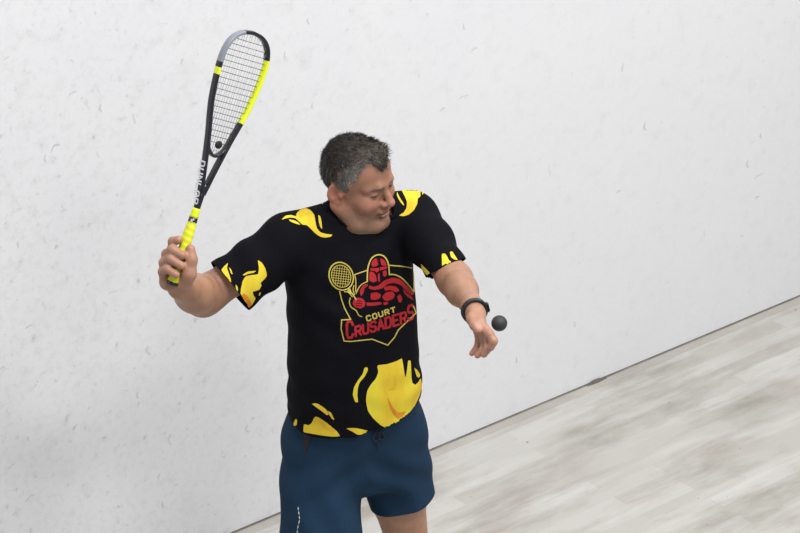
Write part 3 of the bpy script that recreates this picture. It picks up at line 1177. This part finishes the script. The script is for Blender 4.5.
# ------------------------------------------------------------------ fitness band on the left wrist
wd_ = (P(476, 314, LC + .02) - ELL_); wd_ /= np.linalg.norm(wd_)
wx = np.cross(wd_, cC); wx /= np.linalg.norm(wx); wy = np.cross(wd_, wx)
BC = WRL + wd_ * .024 - cU * .002
BAND = plain('band_rubber', (.012, .012, .014), .45, .2, 100.)
GLASS = plain('band_screen', (.006, .006, .008), .12, .1, 50.)
vs, fsx = [], []
n, prof = 40, [(-.0085, -.002), (-.0085, .0025), (-.0065, .0038), (.0065, .0038), (.0085, .0025), (.0085, -.002)]
for i in range(n):
    a = 2 * math.pi * i / n
    for (h_, r_) in prof:
        rr = .0275 + r_
        vs.append(BC + wd_ * h_ + wx * rr * 1.05 * math.cos(a) + wy * rr * .98 * math.sin(a))
for i in range(n):
    j = (i + 1) % n
    for k in range(len(prof)):
        l = (k + 1) % len(prof)
        fsx.append((i * 6 + k, i * 6 + l, j * 6 + l, j * 6 + k))
me = mesh_np('fitness_band', vs, fsx, False)
band = link('fitness_band', me, BAND, person)
tag(band, 'black fitness band around the left wrist')
bm = bmesh.new()
bmesh.ops.create_cube(bm, size=1)
bmesh.ops.scale(bm, vec=(.018, .026, .007), verts=bm.verts)
bmesh.ops.bevel(bm, geom=bm.edges[:], offset=.003, segments=3, affect='EDGES')
sdir = np.array(cR) * .96 + cU * .25
sdir -= wd_ * (sdir @ wd_); sdir /= np.linalg.norm(sdir)
sy = np.cross(sdir, wd_)
Msc = Matrix((np.r_[wd_, 0], np.r_[sy, 0], np.r_[sdir, 0], (0, 0, 0, 1))).transposed()
Msc.translation = Vector(BC + sdir * .033)
bm.transform(Msc)
link('screen', mesh_from_bm('screen', bm, False), GLASS, band)

# ------------------------------------------------------------------ squash racket
a2 = np.array([.311, .950]); a2 /= np.linalg.norm(a2)
A2 = a2[0] * cR + a2[1] * cU
R2 = a2[1] * cR - a2[0] * cU
TAU = math.radians(5.0)
AX = math.cos(TAU) * A2 + math.sin(TAU) * cC          # butt to tip
C2 = math.cos(TAU) * cC - math.sin(TAU) * A2
PH = math.radians(46)
UX = math.cos(PH) * R2 - math.sin(PH) * C2
NX = math.cos(PH) * C2 + math.sin(PH) * R2
BUTT = P(172.6, 283.5, GC)


def rk(s, t, n=0.0):
    return BUTT + AX * s * .932 + UX * t * .84 + NX * n


RW = np.array([(.245, .0045), (.268, .010), (.30, .0175), (.343, .0285), (.38, .0385), (.407, .0465), (.449, .0605), (.486, .0715), (.53, .0795), (.57, .0845), (.60, .086), (.626, .0825), (.65, .073), (.667, .0575), (.679, .033), (.684, .0)])
right = catmull(RW, 6)
left = right[:-1].copy(); left[:, 1] *= -1
hoop = np.vstack([left, right[::-1]])                 # left arm up, over the tip, right arm down


def prof_sweep(path2, half_w, half_d, closed=False):
    """rounded-box beam swept along (s, t) in the racket plane"""
    p = np.asarray(path2, float)
    tan = np.gradient(p, axis=0); tan /= np.linalg.norm(tan, axis=1)[:, None] + 1e-12
    nor = np.stack([-tan[:, 1], tan[:, 0]], 1)
    cs = []
    for k in range(16):
        a = 2 * math.pi * (k + .5) / 16
        c, s = math.cos(a), math.sin(a)
        cs.append((math.copysign(abs(c) ** .5, c), math.copysign(abs(s) ** .5, s)))
    v, f = [], []
    hw = np.broadcast_to(half_w, (len(p),)); hd = np.broadcast_to(half_d, (len(p),))
    for i in range(len(p)):
        for c, s in cs:
            q = p[i] + nor[i] * c * hw[i]
            v.append(rk(q[0], q[1], s * hd[i]))
    for i in range(len(p) - 1):
        for k in range(16):
            l = (k + 1) % 16
            f.append((i * 16 + k, i * 16 + l, (i + 1) * 16 + l, (i + 1) * 16 + k))
    f.append(tuple(range(16))); f.append(tuple((len(p) - 1) * 16 + k for k in range(16))[::-1])
    return v, f


FB = plain('frame_black', (.012, .013, .018), .25, .15, 60.)
FY = plain('frame_yellow', (.70, .80, .015), .4, .06, 60.)
FS = plain('frame_silver', (.22, .24, .28), .3, .12, 60.)
GRIPY = plain('grip_yellow', (.72, .74, .03), .65, .08, 90., .2)
STR = plain('string_black', (.055, .055, .06), .45, .1, 60.)
STW = plain('string_pale', (.33, .33, .34), .45, .1, 60.)
RKW = plain('racket_lettering', (.62, .63, .66), .5, .05, 100.)

racket = empty('squash_racket', rk(0, 0))
tag(racket, 'black and yellow squash racket held up in the right hand', 'racket')
v, f = prof_sweep(hoop, .0052, .0095)
me = mesh_np('frame', v, f)
frame = link('frame', me, [FB, FY, FS], racket)
mi = []
for i, q in enumerate(f):
    if len(q) > 4: mi.append(0); continue
    seg = q[0] // 16
    s_, t_ = hoop[seg]
    lf = seg < len(left)
    if lf and .553 <= s_ < .572: mi.append(1)
    elif lf and s_ >= .590 and s_ < .678: mi.append(2)
    elif (not lf) and .452 <= s_ < .628: mi.append(1)
    else: mi.append(0)
me.polygons.foreach_set('material_index', mi)
tag(frame, 'black racket hoop with yellow and silver sections')
br = catmull([(.388, -.0395), (.366, -.028), (.354, -.013), (.350, 0), (.354, .013), (.366, .028), (.388, .0395)], 5)
v, f = prof_sweep(br, .0042, .0075)
link('throat_bridge', mesh_np('throat_bridge', v, f), FB, racket)


def shaft(s0, s1, r0, r1, n=10, sq=.85):
    v, f = [], []
    for i in range(n + 1):
        t = i / n
        s = s0 + (s1 - s0) * t; r = r0 + (r1 - r0) * t
        for k in range(16):
            a = 2 * math.pi * k / 16
            v.append(rk(s, r * math.cos(a), r * sq * math.sin(a) if sq < 1 else r * math.sin(a)))
    for i in range(n):
        for k in range(16):
            l = (k + 1) % 16
            f.append((i * 16 + k, i * 16 + l, (i + 1) * 16 + l, (i + 1) * 16 + k))
    f.append(tuple(range(16))[::-1]); f.append(tuple(n * 16 + k for k in range(16)))
    return v, f


v, f = shaft(.185, .272, .0095, .0105, 8, .95)
link('shaft', mesh_np('shaft', v, f), FB, racket)
# wrapped grip: overlapping ridges
sr = [0.004 + .002 * i for i in range(84)]
v, f = [], []
for i, s in enumerate(sr):
    base = .0150 if s > .02 else .0160
    if s > .135: base = .0150 - (s - .135) * .085
    for k in range(20):
        a = 2 * math.pi * k / 20
        r = base + .0011 * abs(((s / .0165 - a / (2 * math.pi)) % 1) - .5) * 2
        v.append(rk(s, r * math.cos(a), r * .92 * math.sin(a)))
for i in range(len(sr) - 1):
    for k in range(20):
        l = (k + 1) % 20
        f.append((i * 20 + k, i * 20 + l, (i + 1) * 20 + l, (i + 1) * 20 + k))
f.append(tuple(range(20))[::-1]); f.append(tuple((len(sr) - 1) * 20 + k for k in range(20)))
grip = link('grip', mesh_np('grip', v, f), GRIPY, racket)
v, f = shaft(-.003, .006, .0170, .0172, 3, .92)
link('butt_cap', mesh_np('butt_cap', v, f), FB, racket)
v, f = shaft(.168, .182, .0128, .0122, 3, .95)
col_ = link('collar_band', mesh_np('collar_band', v, f), FB, racket)
v, f = shaft(.181, .207, .0122, .0108, 4, .95)
link('collar_band', mesh_np('collar_band', v, f), FY, racket)
# small white emblem on the black collar band
fn = (cC - AX * (cC @ AX)); fn /= np.linalg.norm(fn); fr = np.cross(AX, fn)
em = []
for st in ([(-.004, -.004), (.003, .004)], [(-.004, .002), (.001, -.004)], [(0, .004), (.004, 0)]):
    a_, b_ = [np.array(x) for x in st]
    d = (b_ - a_) / np.linalg.norm(b_ - a_); nn = np.array([-d[1], d[0]]) * .0011
    em.append(([BUTT + AX * (.1631 + q[1]) + fr * q[0] + fn * .0128 for q in (a_ + nn, a_ - nn, b_ - nn, b_ + nn)], [(0, 1, 2, 3)]))
v, f = merge(em)
link('emblem', mesh_np('emblem', v, f, False), RKW, col_)

# strings, cut to the hoop
half = lambda s: np.interp(s, RW[:, 0], RW[:, 1])


def bridge_s(t):
    return np.interp(abs(t), br[len(br) // 2:, 1], br[len(br) // 2:, 0])


pm, pc = [], []
for i in range(16):
    t = -.0735 + .0098 * i
    ss = np.linspace(.345, .684, 300)
    ok = ss[(half(ss) > abs(t) + .003) & (ss > bridge_s(t))]
    if len(ok) > 5:
        pts = [rk(s, t, .0011 * (1 if int(s / .0085 + i) % 2 else -1)) for s in np.linspace(ok[0], ok[-1], 3)]
        pm.append(tube(pts, .00052, 5))
for i in range(19):
    s = .385 + .0152 * i
    w = half(s) - .003
    if w > .01:
        pc.append(tube([rk(s, -w), rk(s, 0), rk(s, w)], .00085, 5))
v1, f1 = merge(pm); v2, f2 = merge(pc)
V_, F_ = merge([(v1, f1), (v2, f2)])
me = mesh_np('string_bed', V_, F_)
sb = link('string_bed', me, [STW, STR], racket)
me.polygons.foreach_set('material_index', [0] * len(f1) + [1] * len(f2))
# round black disc near the throat
bm = bmesh.new()
bmesh.ops.create_uvsphere(bm, u_segments=20, v_segments=10, radius=1)
bm.transform(Matrix((np.r_[AX * .0100, 0], np.r_[UX * .0115, 0], np.r_[NX * .004, 0], (0, 0, 0, 1))).transposed())
bmesh.ops.translate(bm, vec=Vector(rk(.381, .004, .002)), verts=bm.verts)
link('string_dampener', mesh_from_bm('string_dampener', bm), CORD, racket)
# white lettering down the outer face of the left arm
arm = lambda s: -np.interp(s, RW[:, 0], RW[:, 1]) if s > .25 else -.0045
word = 'DUNLOP'
Lt = []
s_top, s_bot = .333, .215
m = len(word)


def lt(sx, ty):
    """sx along the word 0..1, ty across the beam 0..1"""
    s = s_top + (s_bot - s_top) * sx
    t0, t1 = arm(s_top) - .0068, -.0109
    return rk(s, t0 + (t1 - t0) * sx, (ty - .5) * .0165)


for i, ch in enumerate(word):
    for pl in GLYPH[ch]:
        pts = [((i + .5 + (x - .5) * .62) / m, y) for x, y in pl]
        for a_, b_ in zip(pts[:-1], pts[1:]):
            A_, B_ = lt(*a_), lt(*b_)
            d = B_ - A_; l = np.linalg.norm(d)
            if l < 1e-6: continue
            d /= l
            nn = np.cross(d, UX); nn /= np.linalg.norm(nn); nn *= .0020
            e = d * .0009
            Lt.append(([A_ - e + nn, A_ - e - nn, B_ + e - nn, B_ + e + nn], [(0, 1, 2, 3)]))
v, f = merge(Lt)
let = link('lettering', mesh_np('lettering', v, f, False), RKW, frame)
tag(let, 'white DUNLOP lettering')

# ------------------------------------------------------------------ ball
bm = bmesh.new()
bmesh.ops.create_uvsphere(bm, u_segments=40, v_segments=24, radius=.0192)
ball = link('squash_ball', mesh_from_bm('squash_ball', bm), plain('ball_rubber', (.024, .025, .029), .6, .2, 150., .2))
ball.location = P(499.3, 323.3, LC + .06)
tag(ball, 'small dark grey squash ball in mid-air beside the open left hand', 'ball')

# ------------------------------------------------------------------ court: wall, floor
W0 = floor_pt(245, 529); W1 = floor_pt(800, 297)
wdir = W1 - W0; WANG = math.atan2(wdir[1], wdir[0])


def slab(name, sx, sy, sz, mats, cx, cy, cz, bev=0):
    bm = bmesh.new()
    bmesh.ops.create_cube(bm, size=1)
    bmesh.ops.scale(bm, vec=(sx, sy, sz), verts=bm.verts)
    bmesh.ops.translate(bm, vec=(cx, cy, cz), verts=bm.verts)
    if bev: bmesh.ops.bevel(bm, geom=bm.edges[:], offset=bev, segments=2, affect='EDGES')
    o = link(name, mesh_from_bm(name, bm, False), mats)
    o.location = (W0[0], W0[1], 0); o.rotation_euler = (0, 0, WANG)
    return o


def wall_material():
    m, nt, b = nodes_of('court_plaster')
    L_ = nt.links.new
    tc = N(nt, 'ShaderNodeTexCoord')

    def M(op, a=None, b_=None, clamp=False):
        n = N(nt, 'ShaderNodeMath', operation=op); n.use_clamp = clamp
        for i, x in enumerate((a, b_)):
            if x is None: continue
            if isinstance(x, (int, float)): n.inputs[i].default_value = x
            else: L_(x, n.inputs[i])
        return n.outputs[0]

    def marks(scale, radius, width, density, offs, wob):
        """crescent ball marks: part of a ring about scattered points"""
        mp = N(nt, 'ShaderNodeMapping'); mp.inputs['Location'].default_value = offs
        mp.inputs['Scale'].default_value = (1, 0, 1)
        L_(tc.outputs['Object'], mp.inputs['Vector'])
        nz = N(nt, 'ShaderNodeTexNoise', Scale=28.0, Detail=3.0)
        L_(mp.outputs['Vector'], nz.inputs['Vector'])
        ds = N(nt, 'ShaderNodeVectorMath', operation='SUBTRACT'); L_(nz.outputs['Color'], ds.inputs[0]); ds.inputs[1].default_value = (.5, .5, .5)
        sc = N(nt, 'ShaderNodeVectorMath', operation='SCALE'); L_(ds.outputs[0], sc.inputs[0]); sc.inputs['Scale'].default_value = wob
        ad = N(nt, 'ShaderNodeVectorMath', operation='ADD'); L_(mp.outputs['Vector'], ad.inputs[0]); L_(sc.outputs[0], ad.inputs[1])
        vo = N(nt, 'ShaderNodeTexVoronoi', Scale=scale, Randomness=1.0)
        L_(ad.outputs[0], vo.inputs['Vector'])
        sep = N(nt, 'ShaderNodeSeparateColor'); L_(vo.outputs['Color'], sep.inputs['Color'])
        loc = N(nt, 'ShaderNodeVectorMath', operation='SUBTRACT'); L_(ad.outputs[0], loc.inputs[0]); L_(vo.outputs['Position'], loc.inputs[1])
        sx = N(nt, 'ShaderNodeSeparateXYZ'); L_(loc.outputs[0], sx.inputs[0])
        ln = N(nt, 'ShaderNodeVectorMath', operation='LENGTH'); L_(loc.outputs[0], ln.inputs[0])
        ring = M('SUBTRACT', 1.0, M('DIVIDE', M('ABSOLUTE', M('SUBTRACT', ln.outputs['Value'], radius)), width), True)
        ang = M('MULTIPLY', M('SUBTRACT', sep.outputs['Green'], .86), 1.7)
        dt = M('ADD', M('MULTIPLY', sx.outputs['X'], M('COSINE', ang)), M('MULTIPLY', sx.outputs['Z'], M('SINE', ang)))
        arc = M('MULTIPLY', M('SUBTRACT', M('DIVIDE', M('MULTIPLY', dt, -1.0), radius), .45), 4.0, True)
        on = M('MULTIPLY', M('SUBTRACT', M('ADD', density, 0.0), sep.outputs['Red']), 6.0, True)
        stren = M('ADD', M('MULTIPLY', sep.outputs['Blue'], .75), .25)
        return M('MULTIPLY', M('MULTIPLY', ring, arc), M('MULTIPLY', on, stren))
    # denser, grubbier towards the near low part of the wall
    sxyz = N(nt, 'ShaderNodeSeparateXYZ'); L_(tc.outputs['Object'], sxyz.inputs[0])
    near = N(nt, 'ShaderNodeMapRange'); L_(M('ADD', sxyz.outputs['X'], M('MULTIPLY', sxyz.outputs['Z'], .15)), near.inputs['Value'])
    near.inputs['From Min'].default_value = 1.2; near.inputs['From Max'].default_value = -.6
    near.inputs['To Min'].default_value = .0; near.inputs['To Max'].default_value = 1.0
    nearv = near.outputs['Result']
    m1 = marks(9.0, .020, .0075, .0, (3.1, 0, 1.7), .02)
    dens = M('ADD', .30, M('MULTIPLY', nearv, .30))
    m1 = marks(8.0, .017, .0060, dens, (3.1, 0, 1.7), .020)
    m2 = marks(12.0, .012, .0045, M('ADD', .26, M('MULTIPLY', nearv, .34)), (7.3, 0, 5.2), .016)
    m3 = marks(6.0, .022, .0040, M('ADD', .36, M('MULTIPLY', nearv, .2)), (1.3, 0, 9.2), .03)
    # small flecks
    nzf = N(nt, 'ShaderNodeTexNoise', Scale=34.0, Detail=5.0, Roughness=.62); L_(tc.outputs['Object'], nzf.inputs['Vector'])
    fl = M('MULTIPLY', M('SUBTRACT', nzf.outputs['Fac'], M('SUBTRACT', .665, M('MULTIPLY', nearv, .045))), 9.0, True)
    # broad cloudiness and grey haze of old ball prints
    nzc = N(nt, 'ShaderNodeTexNoise', Scale=2.2, Detail=6.0, Roughness=.6); L_(tc.outputs['Object'], nzc.inputs['Vector'])
    nzm = N(nt, 'ShaderNodeTexNoise', Scale=17.0, Detail=4.0, Roughness=.6); L_(tc.outputs['Object'], nzm.inputs['Vector'])
    grime = M('MULTIPLY', M('SUBTRACT', nzm.outputs['Fac'], .52), 2.4, True)
    base = N(nt, 'ShaderNodeMix', data_type='RGBA'); base.inputs['A'].default_value = (.735, .742, .775, 1); base.inputs['B'].default_value = (.79, .79, .80, 1)
    L_(nzc.outputs['Fac'], base.inputs['Factor'])
    g1 = N(nt, 'ShaderNodeMix', data_type='RGBA'); g1.inputs['B'].default_value = (.58, .565, .56, 1)
    L_(base.outputs['Result'], g1.inputs['A']); L_(M('MULTIPLY', grime, M('ADD', .36, M('MULTIPLY', nearv, .26))), g1.inputs['Factor'])
    nzg = N(nt, 'ShaderNodeTexNoise', Scale=46.0, Detail=5.0, Roughness=.7); L_(tc.outputs['Object'], nzg.inputs['Vector'])
    fine = M('MULTIPLY', M('MULTIPLY', M('SUBTRACT', nzg.outputs['Fac'], .50), 3.0, True), M('ADD', .10, M('MULTIPLY', nearv, .30)))
    g3 = N(nt, 'ShaderNodeMix', data_type='RGBA'); g3.inputs['B'].default_value = (.50, .485, .475, 1)
    L_(g1.outputs['Result'], g3.inputs['A']); L_(fine, g3.inputs['Factor']); g1 = g3
    mk = M('MAXIMUM', M('MULTIPLY', m1, .52), M('MULTIPLY', m2, .5))
    mk = M('MAXIMUM', mk, M('MULTIPLY', m3, .5))
    mk = M('MAXIMUM', mk, M('MULTIPLY', fl, M('ADD', .24, M('MULTIPLY', nearv, .14))))
    g2 = N(nt, 'ShaderNodeMix', data_type='RGBA'); g2.inputs['B'].default_value = (.20, .195, .20, 1)
    L_(g1.outputs['Result'], g2.inputs['A']); L_(mk, g2.inputs['Factor'])
    L_(g2.outputs['Result'], b.inputs['Base Color'])
    b.inputs['Roughness'].default_value = .55
    b.inputs['Specular IOR Level'].default_value = .3
    bp = N(nt, 'ShaderNodeBump', Strength=.25, Distance=.002)
    L_(nzm.outputs['Fac'], bp.inputs['Height']); L_(bp.outputs['Normal'], b.inputs['Normal'])
    return m


def floor_material():
    m, nt, b = nodes_of('court_boards')
    L_ = nt.links.new
    tc = N(nt, 'ShaderNodeTexCoord')
    br_ = N(nt, 'ShaderNodeTexBrick', offset=.37, offset_frequency=2, squash=1.0)
    br_.inputs['Scale'].default_value = 1.0
    br_.inputs['Brick Width'].default_value = .62
    br_.inputs['Row Height'].default_value = .064
    br_.inputs['Mortar Size'].default_value = .0006
    br_.inputs['Mortar Smooth'].default_value = .4
    br_.inputs['Bias'].default_value = 0.0
    br_.inputs['Color1'].default_value = (0, 0, 0, 1); br_.inputs['Color2'].default_value = (1, 1, 1, 1)
    br_.inputs['Mortar'].default_value = (.35, .35, .35, 1)
    L_(tc.outputs['Object'], br_.inputs['Vector'])

    def noise(scale, stretch, det=4.0, rough=.55, loc=(0, 0, 0)):
        mp = N(nt, 'ShaderNodeMapping'); mp.inputs['Scale'].default_value = (stretch, 1, 1); mp.inputs['Location'].default_value = loc
        L_(tc.outputs['Object'], mp.inputs['Vector'])
        n = N(nt, 'ShaderNodeTexNoise', Scale=scale, Detail=det, Roughness=rough); L_(mp.outputs['Vector'], n.inputs['Vector'])
        return n.outputs['Fac']

    def rng_(x, a, c, lo=0., hi=1.):
        r = N(nt, 'ShaderNodeMapRange'); L_(x, r.inputs['Value'])
        r.inputs['From Min'].default_value = a; r.inputs['From Max'].default_value = c
        r.inputs['To Min'].default_value = lo; r.inputs['To Max'].default_value = hi
        return r.outputs['Result']

    def mix(fac, A, B):
        x = N(nt, 'ShaderNodeMix', data_type='RGBA')
        L_(fac, x.inputs['Factor'])
        for k, c in (('A', A), ('B', B)):
            if isinstance(c, tuple): x.inputs[k].default_value = (*c, 1)
            else: L_(c, x.inputs[k])
        return x.outputs['Result']

    def mul(a, c):
        n = N(nt, 'ShaderNodeMath', operation='MULTIPLY')
        for i, x in enumerate((a, c)):
            if isinstance(x, (int, float)): n.inputs[i].default_value = x
            else: L_(x, n.inputs[i])
        return n.outputs[0]
    c = mix(noise(1.6, .6, 4), (.385, .37, .33), (.47, .46, .43))
    c = mix(mul(rng_(br_.outputs['Color'], .25, 1.0), .58), c, (.56, .55, .53))            # board to board
    blot = noise(4.2, .40, 6, .62, (4, 2, 0))
    c = mix(rng_(blot, .47, .68, 0, .70), c, (.235, .215, .17))                            # olive-brown wear
    pink = noise(4.9, .45, 5, .6, (11, 7, 0))
    c = mix(rng_(pink, .54, .72, 0, .5), c, (.32, .265, .235))
    streak = noise(11., .14, 5, .62)
    c = mix(rng_(streak, .50, .70, 0, .5), c, (.60, .595, .575))                            # scrubbed pale streaks
    st2 = noise(17., .10, 4, .6, (3, 9, 0))
    c = mix(rng_(st2, .58, .74, 0, .35), c, (.27, .255, .23))
    spk = noise(42., .8, 2, .5, (2, 5, 0))
    c = mix(rng_(spk, .735, .77, 0, .75), c, (.16, .15, .135))                              # scuffs
    L_(c, b.inputs['Base Color'])
    L_(rng_(blot, .3, .7, .42, .6), b.inputs['Roughness'])
    b.inputs['Specular IOR Level'].default_value = .35
    bp = N(nt, 'ShaderNodeBump', Strength=.15, Distance=.001)
    L_(streak, bp.inputs['Height']); L_(bp.outputs['Normal'], b.inputs['Normal'])
    return m


WALLM = wall_material()
wall = slab('wall_left', 9.6, .2, 5.6, WALLM, 1.6, .104, 2.806)
tag(wall, 'scuffed white court side wall covered in ball marks', 'wall', kind='structure')
flo = slab('floor', 9.6, 6.6, .12, floor_material(), 1.6, -3.1, -.06)
tag(flo, 'worn pale wooden court floorboards running along the wall', 'floor', kind='structure')
# grey edge board along the wall foot and the dark gap behind it
EDGE = plain('edge_board', (.40, .38, .345), .6, .38, 4., .1)
GAP = plain('dirty_gap', (.24, .225, .20), .9, .75, 7.)
edge = slab('trim_1', 9.6, .034, .0008, EDGE, 1.6, -.019, .0004)
tag(edge, 'narrow greyed floor strip at the foot of the wall', 'floor strip', kind='structure')
gap = slab('trim_2', 9.6, .2, .0024, GAP, 1.6, .101, .0012)
tag(gap, 'dark grimy joint between wall and floor', 'joint', kind='structure')
# chipped splinter lifting at the wall foot
cp = [floor_pt(*q) for q in ((589, 386), (598, 382), (612, 376))]
Rw = Matrix.Rotation(-WANG, 3, 'Z')


def wl(q):
    return Rw @ (Vector(q) - Vector((W0[0], W0[1], 0)))


chx = wl(floor_pt(599, 382.5)).x
bm = bmesh.new()
for i in range(9):
    t = i / 8
    x = chx - .048 + .088 * t
    hh = .003 + .009 * math.sin(math.pi * min(1, t * 1.15)) ** .7
    for (y, z) in ((.002, .0), (-.004 - .004 * math.sin(math.pi * t), .0), (-.003, hh), (.002, hh)):
        bm.verts.new((x, y, z))
bm.verts.ensure_lookup_table()
for i in range(8):
    for k in range(4):
        l = (k + 1) % 4
        bm.faces.new([bm.verts[i * 4 + k], bm.verts[i * 4 + l], bm.verts[(i + 1) * 4 + l], bm.verts[(i + 1) * 4 + k]])
bm.faces.new([bm.verts[k] for k in range(4)]); bm.faces.new([bm.verts[32 + k] for k in range(4)][::-1])
bmesh.ops.recalc_face_normals(bm, faces=bm.faces[:])
chip = link('trim_3', mesh_from_bm('trim_3', bm, False), plain('chip_dark', (.14, .128, .108), .9, .35, 60.))
chip.location = (W0[0], W0[1], 0); chip.rotation_euler = (0, 0, WANG)
tag(chip, 'dark chipped patch at the wall foot right of the player', 'chip', kind='structure')

# ------------------------------------------------------------------ light: court ceiling lamps and soft surround
def area(name, loc, size, power, tgt=None, colr=(1, .99, .975)):
    l = bpy.data.lights.new(name, 'AREA')
    l.shape = 'RECTANGLE'; l.size, l.size_y = size
    l.energy = power; l.color = colr
    o = bpy.data.objects.new(name, l); COL.objects.link(o)
    o.location = loc
    if tgt is not None:
        o.rotation_euler = (Vector(tgt) - Vector(loc)).to_track_quat('-Z', 'Y').to_euler()
    return o


e1 = Vector((math.cos(WANG), math.sin(WANG), 0)); e2 = Vector((math.sin(WANG), -math.cos(WANG), 0))
B0 = Vector((W0[0], W0[1], 0))
for i, (a_, b_) in enumerate(((-.9, 2.5), (2.3, 2.5), (-.9, 4.9), (2.3, 4.9))):
    area('court_lamp', B0 + e1 * a_ + e2 * b_ + Vector((0, 0, 5.7)), (1.5, .6), 132)
w = bpy.data.worlds.new('court_surround'); scn.world = w
w.use_nodes = True
w.node_tree.nodes['Background'].inputs['Color'].default_value = (.93, .95, 1.0, 1)
w.node_tree.nodes['Background'].inputs['Strength'].default_value = .42

# ------------------------------------------------------------------ camera
cam = bpy.data.cameras.new('camera')
cam.sensor_width = 36.0
cam.lens = FPX * 36.0 / 800
co = bpy.data.objects.new('camera', cam); COL.objects.link(co)
co.location = CAM
co.rotation_euler = (math.pi / 2 - PITCH, 0, 0)
cam.shift_y = 0.0
scn.camera = co
scn.view_settings.view_transform = 'Standard'
scn.view_settings.look = 'None'
scn.view_settings.gamma = 1.0
scn.view_settings.exposure = 0.0
